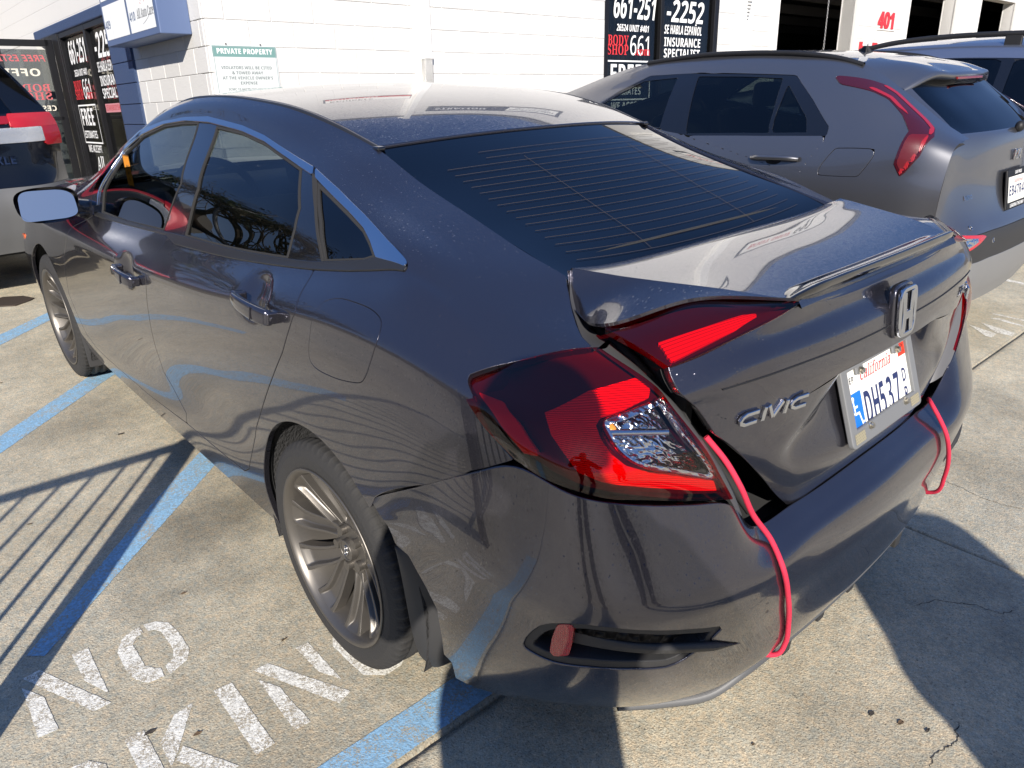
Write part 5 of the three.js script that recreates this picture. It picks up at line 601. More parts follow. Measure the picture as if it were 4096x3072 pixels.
{ // signs
  const t = canvasTex(1024, 760, (c, w, h) => { c.fillStyle = '#cfd3d2'; c.fillRect(0, 0, w, h); c.fillStyle = '#6f9490'; c.fillRect(0, 0, w, 165); c.strokeStyle = '#8b9a9a'; c.lineWidth = 9; c.strokeRect(14, 14, w - 28, h - 28); F1(c, 'PRIVATE PROPERTY', 512, 118, 78, 900, { align: 'center' }); F1(c, 'ASSIGNED PARKING ONLY', 512, 245, 40, 860, { fill: '#bcc2c0', align: 'center' }); const g = '#66716f'; F1(c, 'VIOLATORS WILL BE CITED', 512, 350, 48, 820, { fill: g, align: 'center' }); F1(c, '& TOWED AWAY', 512, 428, 48, 600, { fill: g, align: 'center' }); F1(c, "AT THE VEHICLE OWNER'S", 512, 506, 48, 820, { fill: g, align: 'center' }); F1(c, 'EXPENSE', 512, 584, 48, 500, { fill: g, align: 'center' }); F1(c, 'SCMC 12.64270 CVC 22658 (A)', 512, 674, 36, 720, { fill: g, align: 'center' }); F1(c, 'SHERIFF 661-255-1121', 512, 724, 36, 620, { fill: g, align: 'center' }); });
  const s = inB(thing('private_property_sign', 'faded white private property sign with a pale teal heading on the block wall', 'sign')); const sw = .565, sh = .4; part('sign_plate', rbox(sw, sh, .004, .0015, 1.256, 1.718, .008), std(.75, .76, .75, .6), s); part('sign_print', new THREE.PlaneGeometry(sw - .008, sh - .008).translate(1.256, 1.718, .0108), new THREE.MeshStandardMaterial({ map: t, roughness: .6 }), s); for (const [u, v] of [[1.1, 1.928], [1.4, 1.928], [1.13, 1.53]]) part('screw', new THREE.CylinderGeometry(.006, .006, .008, 10).rotateX(Math.PI / 2).translate(u, v, .012), std(.1, .1, .1, .5, .5), s);
  const dir = inB(thing('unit_directory_sign', 'navy blue projecting box sign with white numbered unit panels', 'sign')); part('sign_case', rbox(.26, 1.3, 1.56, .01, CU - .13, 2.665, -1.05), std(.1, .145, .27, .5), dir);
  const panel = (w0, w1, v0, v1, draw) => { const tx = canvasTex(Math.round((w1 - w0) * 640), Math.round((v1 - v0) * 640), draw), m = part('sign_panel', new THREE.PlaneGeometry(w1 - w0, v1 - v0), new THREE.MeshStandardMaterial({ map: tx, roughness: .45 }), dir); m.rotation.y = -Math.PI / 2; m.position.set(CU - .2625, (v0 + v1) / 2, -(w0 + w1) / 2); };
  const num = (n, logo) => (c, w, h) => { c.fillStyle = '#eef0ee'; c.fillRect(0, 0, w, h); c.fillStyle = '#c9cdd0'; c.fillRect(w * .31, 0, 2, h); c.fillStyle = '#44597e'; c.font = `bold ${h * .34}px sans-serif`; c.fillText(n, w * .02, h * .68, w * .28); if (logo) { c.fillStyle = '#3c3c40'; c.font = `italic bold ${h * .34}px serif`; c.fillText('All Auto Care', w * .33, h * .66, w * .65); c.beginPath(); c.moveTo(w * .5, h * .84); c.quadraticCurveTo(w * .7, h * .8, w * .97, h * .5); c.quadraticCurveTo(w * .75, h * .74, w * .5, h * .84); c.fill(); c.strokeStyle = '#c94a4a'; c.lineWidth = 3; for (let i = 0; i < 6; i++) { const a = 3.5 + i * .45; c.beginPath(); c.moveTo(w * .62 + Math.cos(a) * h * .16, h * .36 + Math.sin(a) * h * .16); c.lineTo(w * .62 + Math.cos(a) * h * .25, h * .36 + Math.sin(a) * h * .25); c.stroke(); } } };
  panel(.33, 1.01, 2.07, 2.36, num('410', true)); panel(1.06, 1.78, 2.07, 2.36, num('409', false)); panel(.33, 1.01, 2.40, 2.69, num('', false)); panel(1.06, 1.78, 2.40, 2.69, num('', false)); panel(.33, 1.01, 2.73, 3.02, num('', false)); panel(1.06, 1.78, 2.73, 3.02, num('', false));
  const n401 = inB(thing('unit_number', 'red painted unit number 401 on the white pier between bays', 'sign')); const tg = new TextGeometry('401', { font, size: .26, depth: .012, curveSegments: 6, bevelEnabled: true, bevelSize: .008, bevelThickness: .003, bevelSegments: 2 }); tg.computeBoundingBox(); tg.scale(1.12, 1, 1); tg.translate(12.96, 2.515, .004); part('numerals', tg, std(.55, .035, .05, .6), n401); part('plate', rbox(.72, .02, .02, .004, 13.3, 2.49, .01), trimWhite, n401);
  const banner = inB(thing('red_banner', 'red and white banner hanging on the pier below the unit number', 'banner')); part('cloth', rbox(1.5, .5, .015, .004, 13.1, 2.02, .01), std(.6, .03, .04, .7), banner); part('stripe', box(.35, .5, .012, 13.2, 2.02, .014).rotateZ(0), std(.75, .75, .73, .7), banner);
  // boards high on the wall: the sedan roof and boot mirror them
  const board = (name, label, u, v, w, h, draw) => { const b = inB(thing(name, label, 'sign')); part('board', rbox(w, h, .03, .006, u, v, .02), std(.06, .08, .11, .6), b); part('board_print', new THREE.PlaneGeometry(w - .03, h - .03).translate(u, v, .0365), new THREE.MeshStandardMaterial({ map: canvasTex(1024, Math.round(1024 * h / w), draw), roughness: .6 }), b); };
  board('letting_sign', 'dark and white letting board fixed high on the block wall', 4.75, 4.6, 2.7, .46, (c, w, h) => { c.fillStyle = '#26324a'; c.fillRect(0, 0, w, h); c.fillStyle = '#e8e8e4'; c.fillRect(w * .55, h * .1, w * .42, h * .8); F1(c, 'STRATTON', 40, h * .6, h * .3, w * .48); F1(c, 'Industrial/Commercial', 40, h * .86, h * .12, w * .48, { font: 'normal' }); F1(c, 'SHOPS FOR RENT', w * .57, h * .48, h * .2, w * .38, { fill: '#26324a' }); F1(c, '661-212-5699', w * .6, h * .8, h * .2, w * .32, { fill: '#26324a' }); });
  board('body_shop_sign', 'long white shop board with red lettering above the dark bay opening', 10.9, 4.3, 2.6, .5, (c, w, h) => { c.fillStyle = '#e9e8e3'; c.fillRect(0, 0, w, h); c.strokeStyle = '#30343c'; c.lineWidth = 26; c.strokeRect(0, 0, w, h); F1(c, 'BODY SHOP', 60, h * .7, h * .4, w * .5, { fam: 'serif', fill: '#b3242c' }); F1(c, '661', w * .6, h * .72, h * .45, w * .2, { fill: '#26262a' }); F1(c, '.com', w * .8, h * .72, h * .3, w * .16, { fill: '#b3242c' }); });
  board('paint_shop_sign', 'red and black shop board high on the wall beside the letting board', 2.45, 3.45, 1.15, .34, (c, w, h) => { c.fillStyle = '#e9e8e3'; c.fillRect(0, 0, w, h); c.fillStyle = '#b3242c'; c.fillRect(0, h * .66, w, h * .34); F1(c, 'RhinoPro', 40, h * .36, h * .28, w * .8, { fill: '#2b2b30' }); F1(c, '(661) 251-3353', 40, h * .92, h * .2, w * .8); }); }
shadows(bld);
// ================================================================ the other cars
const shiftX = (geo, dx) => geo.translate(dx, 0, 0);
const plateTex = (a, b, c2) => canvasTex(512, 256, (c, w, h) => { c.fillStyle = '#e9e7de'; c.fillRect(0, 0, w, h); F1(c, 'California', 256, 66, 36, 300, { fam: 'serif', font: 'italic bold', fill: '#7d3038', align: 'center' }); F1(c, a, 256, 190, 100, 470, { fill: '#22305c', align: 'center' }); });
const lathWheel = (R, rim, w) => [tyreGeo(R, rim, w), merge([new THREE.CylinderGeometry(rim, rim, w * .7, 40, 1, true).rotateZ(Math.PI / 2), new THREE.CylinderGeometry(.06, .06, .06, 20).rotateZ(Math.PI / 2).translate(-w * .35, 0, 0), ...[0, 1, 2, 3, 4].map((k) => rbox(.03, rim * .95, .07, .01, -w * .36, rim * .5, 0).rotateX(k * 1.2566))])];
{ // ---- grey crossover
  const X0 = 3.05, car = thing('grey_crossover', 'grey compact crossover with boomerang rear lamps parked beside the sedan', 'car'), paint = carPaint(.19, .192, .206, { roughness: .36, normalMap: null });
  const zs = [-4, -3.3, -2.4, -1.75, -1.3, -.75, -.35, -.05, .12, .24], gu = (k, xs, ys) => [k, zs.map((z, i) => [z, xs[i], ys[i]])];
  const gd = [gu(0, [.6, .83, .85, .85, .85, .85, .85, .84, .82, .78], zs.map(() => .27)), gu(.16, [.66, .88, .885, .885, .885, .885, .89, .885, .865, .82], zs.map(() => .45)), gu(.38, [.68, .89, .895, .895, .895, .9, .908, .905, .885, .845], zs.map(() => .68)), gu(.62, [.66, .87, .893, .897, .897, .899, .9, .893, .876, .845], [.75, .84, .87, .89, .9, .92, .945, .96, .97, .975]), gu(.8, [.56, .8, .85, .852, .852, .85, .85, .845, .83, .79], [.8, .95, 1.03, 1.06, 1.08, 1.115, 1.135, 1.15, 1.145, 1.11]), gu(1.1, [.46, .72, .78, .695, .67, .668, .685, .735, .755, .735], [.83, .99, 1.13, 1.335, 1.4, 1.408, 1.38, 1.262, 1.18, 1.13]), gu(1.2, [.3, .68, .7, .63, .606, .604, .612, .645, .67, .67], [.85, 1.02, 1.22, 1.42, 1.466, 1.474, 1.432, 1.29, 1.195, 1.138]), gu(1.28, [.1, .64, .65, .575, .555, .552, .552, .58, .62, .63], [.86, 1.03, 1.26, 1.455, 1.497, 1.503, 1.462, 1.3, 1.2, 1.14])];
  const sk0 = sideSkin(gd, -4, .24, 210, 110, 5, 1, null, 4); for (let i = 0; i < sk0.P.length; i += 3) sk0.P[i] += X0; const on = (l) => l.map((q) => sk0.hit(...q).a);
  const DL = sdPoly(on([...each('C2', [1625, 705], [1800, 590], [2000, 490], [2200, 478]), ...each('C3', [60, 475], [400, 478], [735, 487], [840, 640], [945, 825], [930, 880], [500, 880], [40, 878]), ...each('C2', [2100, 850], [1900, 790], [1700, 730])]));
  const win = [each('C3', [100, 492], [400, 495], [650, 505], [590, 700], [545, 860], [15, 860]), each('C3', [682, 540], [735, 640], [800, 760], [800, 858], [568, 858]), each('C2', [1640, 705], [1800, 608], [1960, 525], [2180, 500], [2060, 830], [1880, 775])].map((l) => sdPoly(on(l)));
  const lampP = sdPoly(on(each('C3', [985, 497], [1010, 492], [1230, 525], [1330, 560], [1400, 605], [1500, 700], [1590, 785], [1632, 835], [1625, 885], [1530, 1010], [1405, 1150], [1365, 1060], [1420, 920], [1465, 850], [1420, 740], [1330, 640], [1230, 592], [1020, 545])));
  const fuel = sdPoly(smoothLoop(on(each('C3', [870, 1120], [900, 1060], [975, 975], [1010, 960], [1215, 965], [1238, 980], [1220, 1030], [1140, 1130], [1100, 1145], [890, 1135])), 2)), rearDoor = sdPoly(on([...each('C3', [935, 850], [905, 920], [830, 1010], [720, 1170]), ...each('C3', [640, 1100], [-20, 870]), ...each('C3', [60, 470], [735, 487]), ['C3', 945, 825]]));
  const lampMid = curve([[.9, -.02], [.97, .03], [1.06, .08], [1.16, .09], [1.25, -.03], [1.33, -.2], [1.45, -.4]]);
  const two = (n, geo, mat) => { const a = part(n, geo, mat, car), m = mirrorX(geo.clone().translate(-X0, 0, 0)).translate(X0, 0, 0); part(n, m, mat, car); return a; };
  const archN = (z, y) => Math.max(.37 - Math.hypot(z + .46, y - .34), .37 - Math.hypot(z + 3.18, y - .34)), cladN = (z, y) => Math.max(-(Math.min(Math.hypot(z + .46, y - .34), Math.hypot(z + 3.18, y - .34)) - .45) , 0);
  two('body_side', sk0.cut((a, b, x, y, z) => Math.max(.001 - DL(a, b), archN(z, y), .003 - fuel(a, b), .002 - lampP(a, b), -(Math.abs(rearDoor(a, b)) - .003), .36 - y), { flange: .01 }), paint);
  two('fuel_door', sk0.cut((a, b) => fuel(a, b) + .002, { flange: .008 }), paint); two('cladding', sk0.cut((a, b, x, y, z) => Math.max(y - .36, archN(z, y)), { offset: .004, flange: .01 }), M.darkPlastic); two('inner_shell', sk0.cut((a, b, x, y, z) => Math.max(.01 - DL(a, b), archN(z, y)), { offset: -.03, flange: 0 }), M.dark);
  two('window_trim', sk0.cut((a, b) => Math.max(DL(a, b) + .001, ...win.map((w) => -w(a, b))), { offset: -.002, flange: .004 }), M.gloss); for (const w of win) two('side_window', sk0.cut((a, b) => w(a, b) - .006, { offset: -.006, flange: 0 }), M.tint);
  two('rear_lamp', sk0.cut((a, b) => lampP(a, b) + .001, { offset: .004, flange: .012, bevel: .004 }), phys(.05, .003, .006, .25, 0, { clearcoat: 1, clearcoatRoughness: .03 })); two('lamp_guide', sk0.cut((a, b, x, y, z) => Math.max(lampP(a, b) + .004, -lampP(a, b) - .022, y - 1.36, lampMid(y)[0] - z), { offset: .0055, flange: 0 }), phys(.34, .008, .014, .3, 0, { clearcoat: 1, bumpMap: withRep(ribMap, 20, 20), bumpScale: .001 })); two('lamp_bright', sk0.cut((a, b, x, y, z) => Math.max(lampP(a, b) + .012, y - 1.16), { offset: .005, flange: 0 }), phys(.12, .004, .008, .35, 0, { clearcoat: .6, bumpMap: withRep(ribMap, 30, 30), bumpScale: .0006 }));
  // roof, roof rails, spoiler
  const tr = (xe, ye, z, yc) => full([0, .4, .75, 1].map((s) => [xe * s, lerp(yc, ye, s * s), z])).map(([x, y, q]) => [x + X0, y, q]);
  part('roof', loft([tr(.552, 1.462, -.35, 1.495), tr(.552, 1.484, -.5, 1.512), tr(.55, 1.503, -.75, 1.528), tr(.553, 1.497, -1.3, 1.524), tr(.573, 1.455, -1.75, 1.49)], 24, 24).cut(null, { flange: .01, sides: true }), paint, car);
  part('windscreen', loft([tr(.573, 1.455, -1.75, 1.49), tr(.65, 1.26, -2.4, 1.31), tr(.66, 1.05, -3.05, 1.09)], 16, 12).cut(null, { flange: 0 }), M.clear, car); part('bonnet', loft([tr(.66, 1.05, -3.0, 1.08), tr(.66, .98, -3.5, 1.0), tr(.3, .86, -4, .88)], 16, 12).cut(null, { flange: .01 }), paint, car);
  for (const s of [-1, 1]) part('roof_rail', tube([[s * .565, 1.455, -.34], [s * .563, 1.488, -.48], [s * .56, 1.508, -.65], [s * .56, 1.516, -.8], [s * .562, 1.509, -1.3], [s * .58, 1.465, -1.7]].map(([x, y, z]) => [x + X0, y, z]), .013, 40, 8), M.black, car);
  const spo = (y0, z0, yk, zk, yc, zc) => full([[0, yc, zc], [.2, yc - .002, zc - .008], [.4, yk, zk], [.49, lerp(yk, y0, .5), lerp(zk, z0, .5)], [.555, y0, z0]]).map(([x, yy, q]) => [x + X0, yy, q]);
  part('roof_spoiler', loft([spo(1.318, -.14, 1.375, -.1, 1.378, -.06), spo(1.325, -.12, 1.392, -.06, 1.392, -.02), spo(1.337, -.12, 1.407, -.058, 1.408, -.016), spo(1.35, -.14, 1.425, -.1, 1.428, -.06), spo(1.465, -.36, 1.485, -.36, 1.496, -.36)], 50, 24, { passU: 1 }).cut(null, { flange: 0 }), paint, car); part('brake_light', rbox(.36, .012, .01, .003, X0, 1.389, -.022), phys(.2, .008, .012, .3, 0, { clearcoat: 1 }), car);
  // tailgate and bumper
  const rr = (y, xc, zc, xe, ze) => full([[0, y, zc], [xc * .55, y, zc - .012], [xc, y, zc - .05], [lerp(xc, xe, .6), y, lerp(zc - .05, ze, .45)], [xe, y, ze]]).map(([x, yy, z]) => [x + X0, yy, z]);
  const back = loft([rr(.3, .55, .32, .82, .1), rr(.42, .62, .365, .85, .14), rr(.58, .66, .385, .862, .17), rr(.69, .67, .38, .86, .185), rr(.76, .68, .335, .85, .2), rr(.9, .69, .29, .84, .215), rr(1.02, .67, .278, .83, .21), rr(1.1, .64, .27, .81, .2), rr(1.14, .6, .26, .79, .175), rr(1.16, .56, .24, .74, .13), rr(1.25, .5, .13, .62, .0), rr(1.34, .46, .0, .56, -.13), rr(1.4, .42, -.07, .53, -.22)], 110, 100, { passV: 2 });
  const onB = (l) => l.map((q) => back.hit(...q).a), glassReg = (x, y) => Math.max(Math.abs(x - X0) - lerp(.62, .52, (y - 1.15) / .2), 1.157 - y, y - 1.4);
  part('tailgate', back.cut((a, b, x, y, z) => Math.max(.7 - y, .001 - glassReg(x, y)), { flange: .008 }), paint, car); part('rear_bumper', back.cut((a, b, x, y) => Math.max(y - .696, .56 - y), { offset: .004, flange: .01 }), M.darkPlastic, car); part('bumper_skirt', back.cut((a, b, x, y) => y - .56, { offset: .006, flange: .01 }), std(.3, .305, .315, .4, .5), car); part('rear_window', back.cut((a, b, x, y) => glassReg(x, y), { flange: .004, offset: -.002 }), M.tintDark, car); part('gate_shell', back.cut((a, b, x, y) => Math.max(.5 - y, -glassReg(x, y)), { offset: -.03, flange: 0 }), M.dark, car);
  for (const s of [-1, 1]) { const q = (a, b) => [s < 0 ? a : a, b]; }
  const BL = sdPoly(onB(each('C3', [1700, 1570], [1745, 1530], [1955, 1525], [1880, 1600], [1790, 1650], [1700, 1655]))); part('fog_lamp', back.cut((a, b) => BL(a, b), { offset: .012, flange: .012, bevel: .003 }), phys(.55, .03, .04, .2, .1, { clearcoat: 1, bumpMap: withRep(dotMap, 30, 30), bumpScale: .001 }), car); part('fog_lamp_clear', back.cut((a, b) => BL(a, b) + .014, { offset: .014, flange: .002 }), M.lampChrome, car);
  for (const q of [['C3', 1860, 1478], ['C3', 2005, 1555]]) { const h = back.hit(...q); const g = new THREE.TorusGeometry(.011, .0025, 8, 20).applyQuaternion(new THREE.Quaternion().setFromUnitVectors(V3(0, 0, 1), h.n)); part('parking_sensor', g.translate(h.p.x + h.n.x * .003, h.p.y + h.n.y * .003, h.p.z + h.n.z * .003), M.chrome, car); }
  const seat = back.hit('C3', 1842, 1281), tg = new TextGeometry('NIRO', { font, size: .022, depth: .003, curveSegments: 3 }); tg.computeBoundingBox(); tg.translate(-tg.boundingBox.max.x / 2, -.011, 0); tg.applyMatrix4(new THREE.Matrix4().makeRotationFromQuaternion(new THREE.Quaternion().setFromUnitVectors(V3(0, 0, 1), seat.n))); part('badge', tg.translate(seat.p.x + seat.n.x * .001, seat.p.y, seat.p.z + seat.n.z * .001), M.chrome, car);
  const pf = new THREE.Group(); pf.name = 'number_plate'; car.add(pf); pf.position.set(X0, .858, .318); pf.rotation.x = -.18; part('plate_frame', rbox(.335, .2, .012, .006), M.black, pf); part('plate_print', new THREE.PlaneGeometry(.3, .128).translate(0, 0, .0068), new THREE.MeshStandardMaterial({ map: plateTex('EB47R48'), roughness: .5 }), pf); const ft = canvasTex(512, 312, (c, w, h) => { c.fillStyle = '#0b0b0c'; c.fillRect(0, 0, w, h); F1(c, 'CAR PROS', 256, 40, 26, 300, { align: 'center' }); F1(c, 'LEADING THE WAY', 256, 300, 28, 440, { align: 'center' }); }); part('frame_print', new THREE.PlaneGeometry(.33, .198).translate(0, 0, .0063), new THREE.MeshStandardMaterial({ map: ft, roughness: .5 }), pf);
  const kt = new TextGeometry('KIA', { font, size: .05, depth: .004, curveSegments: 3, bevelEnabled: true, bevelSize: .001, bevelThickness: .001 }); kt.computeBoundingBox(); kt.translate(-kt.boundingBox.max.x / 2, 0, 0); part('emblem', kt.translate(X0, 1.0, .284), M.chrome, car);
  { const h0 = sk0.hit('C3', 450, 1022), h1 = sk0.hit('C3', 750, 1032), g = tube([h0.p.clone().addScaledVector(h0.n, .008), h0.p.clone().lerp(h1.p, .2).addScaledVector(h0.n, .035), h0.p.clone().lerp(h1.p, .8).addScaledVector(h0.n, .035), h1.p.clone().addScaledVector(h1.n, .008)], .013, 20, 8).scale(1, 1, 1); part('door_handle', g, paint, car); const hm = sk0.hit('C3', 580, 1058); part('handle_bowl', new THREE.SphereGeometry(.045, 20, 12).scale(.12, .6, 1).translate(hm.p.x + .003, hm.p.y + .012, hm.p.z), M.black, car); }
  part('wiper', merge([new THREE.SphereGeometry(.028, 16, 12).scale(1, 1, .8).translate(X0, 1.16, .265), tube([[X0, 1.175, .262], [X0 + .15, 1.18, .25], [X0 + .38, 1.185, .2]], .008, 16, 6)]), M.black, car);
  part('antenna_fin', new THREE.ConeGeometry(.05, .07, 12).scale(.35, 1, 1.3).translate(X0, 1.53, -.6), M.black, car);
  part('roof_tag', rbox(.11, .075, .006, .01, X0 - .1, 1.585, -.55), std(.72, .73, .72, .5), car); part('tag_post', bar(V3(X0 - .1, 1.5, -.55), V3(X0 - .1, 1.56, -.55), .006), M.black, car);
  const [tg1, rg1] = lathWheel(.34, .23, .22); for (const s of [-1, 1]) for (const z of [-.46, -3.18]) { const w = new THREE.Group(); w.name = 'wheel'; car.add(w); w.position.set(X0 + s * .79, .34, z); if (s > 0) w.rotation.y = Math.PI; part('tyre', tg1, tyreMat, w); part('rim', rg1, std(.3, .3, .31, .35, .9), w); }
  part('underbody', box(1.5, .2, 4, X0, .35, -1.8), M.deep, car); for (const x of [-.37, .37]) { part('front_seat', merge([rbox(.5, .66, .14, .05, 0, 0, 0, 3).rotateX(-.25).translate(X0 + x, .85, -1.5)]), M.seat, car); part('head_rest', rbox(.26, .16, .1, .04, X0 + x, 1.26, -1.4), M.seat, car); } part('rear_seat', merge([rbox(1.25, .6, .14, .05, 0, 0, 0, 3).rotateX(-.3).translate(X0, .9, -.55), rbox(.24, .15, .09, .03, X0 - .4, 1.26, -.45), rbox(.24, .15, .09, .03, X0 + .4, 1.26, -.45)]), M.seat, car); shadows(car); }
{ // ---- black crossover at the far left, seen from behind
  const X0 = -1.17, ZR = -4.42, car = thing('black_crossover', 'black crossover with red and clear rear lamps parked before the flank shopfront', 'car'), paint = carPaint(.02, .021, .023, { normalMap: null });
  const zs = [-4.55, -3.6, -2.6, -1.8, -.9, -.35, -.12], gu = (k, xs, ys) => [k, zs.map((z, i) => [z + ZR, xs[i], ys[i]])];
  const sk = sideSkin([gu(0, [.7, .86, .87, .87, .87, .85, .8], zs.map(() => .32)), gu(.25, [.74, .9, .905, .905, .905, .89, .84], zs.map(() => .6)), gu(.5, [.74, .9, .91, .91, .91, .895, .85], zs.map(() => .88)), gu(.7, [.65, .84, .88, .885, .885, .875, .84], [.9, 1.0, 1.06, 1.08, 1.1, 1.12, 1.13]), gu(1.1, [.5, .7, .76, .7, .7, .69, .67], [.95, 1.08, 1.2, 1.52, 1.53, 1.47, 1.42]), gu(1.25, [.3, .6, .66, .58, .58, .58, .57], [1.0, 1.1, 1.25, 1.64, 1.65, 1.61, 1.56])], -4.55 + ZR, -.12 + ZR, 60, 60, 2, 1, null, 3);
  const two = (n, geo, mat) => { const a = geo.clone().translate(X0, 0, 0); part(n, a, mat, car); part(n, mirrorX(geo).translate(X0, 0, 0), mat, car); };
  const wa = (z, y) => Math.max(.4 - Math.hypot(z - ZR + .95, y - .36), .4 - Math.hypot(z - ZR + 3.64, y - .36)), gl = (y, z) => Math.max(1.14 - y, y - 1.5, z - ZR + .5, -(z - ZR) - 2.6);
  two('body_side', sk.cut((a, b, x, y, z) => Math.max(wa(z, y), -gl(y, z), .5 - y), { flange: .01 }), paint); two('side_window', sk.cut((a, b, x, y, z) => gl(y, z), { offset: -.004, flange: 0 }), M.tintDark); two('cladding', sk.cut((a, b, x, y, z) => Math.max(wa(z, y), y - .5), { offset: .006, flange: .01 }), M.darkPlastic);
  const rr = (y, xc, zc, xe, ze) => full([[0, y, zc], [xc * .6, y, zc - .01], [xc, y, zc - .04], [lerp(xc, xe, .6), y, lerp(zc - .04, ze, .5)], [xe, y, ze]]).map(([x, yy, z]) => [x + X0, yy, z + ZR]);
  const back = loft([rr(.34, .6, .06, .84, -.14), rr(.5, .66, .12, .86, -.12), rr(.72, .68, .13, .87, -.11), rr(.8, .68, .08, .865, -.11), rr(.95, .68, .05, .86, -.11), rr(1.05, .68, .04, .87, -.1), rr(1.16, .67, .02, .85, -.11), rr(1.22, .64, -.03, .82, -.12), rr(1.45, .56, -.16, .68, -.2), rr(1.56, .5, -.2, .6, -.22)], 90, 70, { passV: 1 });
  part('tailgate', back.cut((a, b, x, y) => Math.max(.76 - y, -Math.max(1.2 - y, Math.abs(x - X0) - lerp(.62, .52, (y - 1.2) / .3), y - 1.52)), { flange: .006 }), paint, car); part('rear_window', back.cut((a, b, x, y) => Math.max(1.2 - y, Math.abs(x - X0) - lerp(.62, .52, (y - 1.2) / .3), y - 1.52), { offset: -.003, flange: 0 }), M.tintDark, car); part('rear_bumper', back.cut((a, b, x, y) => y - .755, { offset: .005, flange: .01 }), std(.11, .112, .115, .6), car);
  for (const s of [-1, 1]) { part('rear_lamp', back.cut((a, b, x, y) => Math.max(1.115 - y, y - 1.19, .58 - s * (x - X0)), { offset: .016, flange: .016, bevel: .004 }), phys(.5, .012, .02, .25, .1, { clearcoat: 1, bumpMap: withRep(ribMap, 18, 18), bumpScale: .001 }), car); part('lamp_side', back.cut((a, b, x, y) => Math.max(1.0 - y, y - 1.117, .76 - s * (x - X0)), { offset: .014, flange: .014, bevel: .004 }), phys(.42, .012, .02, .25, .1, { clearcoat: 1 }), car); part('lamp_clear', back.cut((a, b, x, y) => Math.max(1.025 - y, y - 1.113, .45 - s * (x - X0), s * (x - X0) - .758), { offset: .014, flange: .014, bevel: .003 }), std(.62, .63, .64, .25, .8, { bumpMap: withRep(ribMap, 24, 24), bumpScale: .002 }), car); }
  part('lamp_bar', back.cut((a, b, x, y) => Math.max(1.14 - y, y - 1.18, Math.abs(x - X0) - .578), { offset: .012, flange: .012, bevel: .003 }), phys(.3, .008, .014, .25, .1, { clearcoat: 1 }), car);
  const tg = new TextGeometry('XLE', { font, size: .05, depth: .004, curveSegments: 3 }); part('badge', tg.translate(X0 + .44, .9, ZR + .055), M.chrome, car);
  const tr = (xe, ye, z, yc) => full([0, .4, .75, 1].map((s) => [xe * s, lerp(yc, ye, s * s), z])).map(([x, y, q]) => [x + X0, y, q + ZR]); part('roof', loft([tr(.57, 1.56, -.1, 1.6), tr(.58, 1.61, -.35, 1.66), tr(.58, 1.65, -.9, 1.69), tr(.58, 1.64, -1.8, 1.685), tr(.66, 1.25, -2.6, 1.3)], 16, 20).cut(null, { flange: .01, sides: true }), paint, car); part('bonnet', loft([tr(.7, 1.25, -2.6, 1.28), tr(.7, 1.05, -3.6, 1.1), tr(.5, .95, -4.5, 1.0)], 10, 10).cut(null, { flange: 0 }), paint, car); part('roof_spoiler', rbox(1.1, .03, .2, .012, X0, 1.6, ZR - .02), paint, car);
  for (const s of [-1, 1]) part('roof_rail', tube([[s * .55, 1.63, -.3], [s * .56, 1.69, -.6], [s * .56, 1.7, -1.5], [s * .56, 1.66, -1.9]].map(([x, y, z]) => [x + X0, y, z + ZR]), .018, 24, 8), M.brushed, car);
  const [tg1, rg1] = lathWheel(.36, .23, .23); for (const s of [-1, 1]) for (const z of [-.95, -3.64]) { const w = new THREE.Group(); w.name = 'wheel'; car.add(w); w.position.set(X0 + s * .79, .36, z + ZR); if (s > 0) w.rotation.y = Math.PI; part('tyre', tg1, tyreMat, w); part('rim', rg1, std(.2, .2, .21, .35, .9), w); } part('underbody', box(1.5, .25, 4.2, X0, .42, ZR - 2.2), M.deep, car); part('inner_shell', box(1.4, .7, 3.6, X0, .85, ZR - 2.1), M.dark, car); shadows(car); }
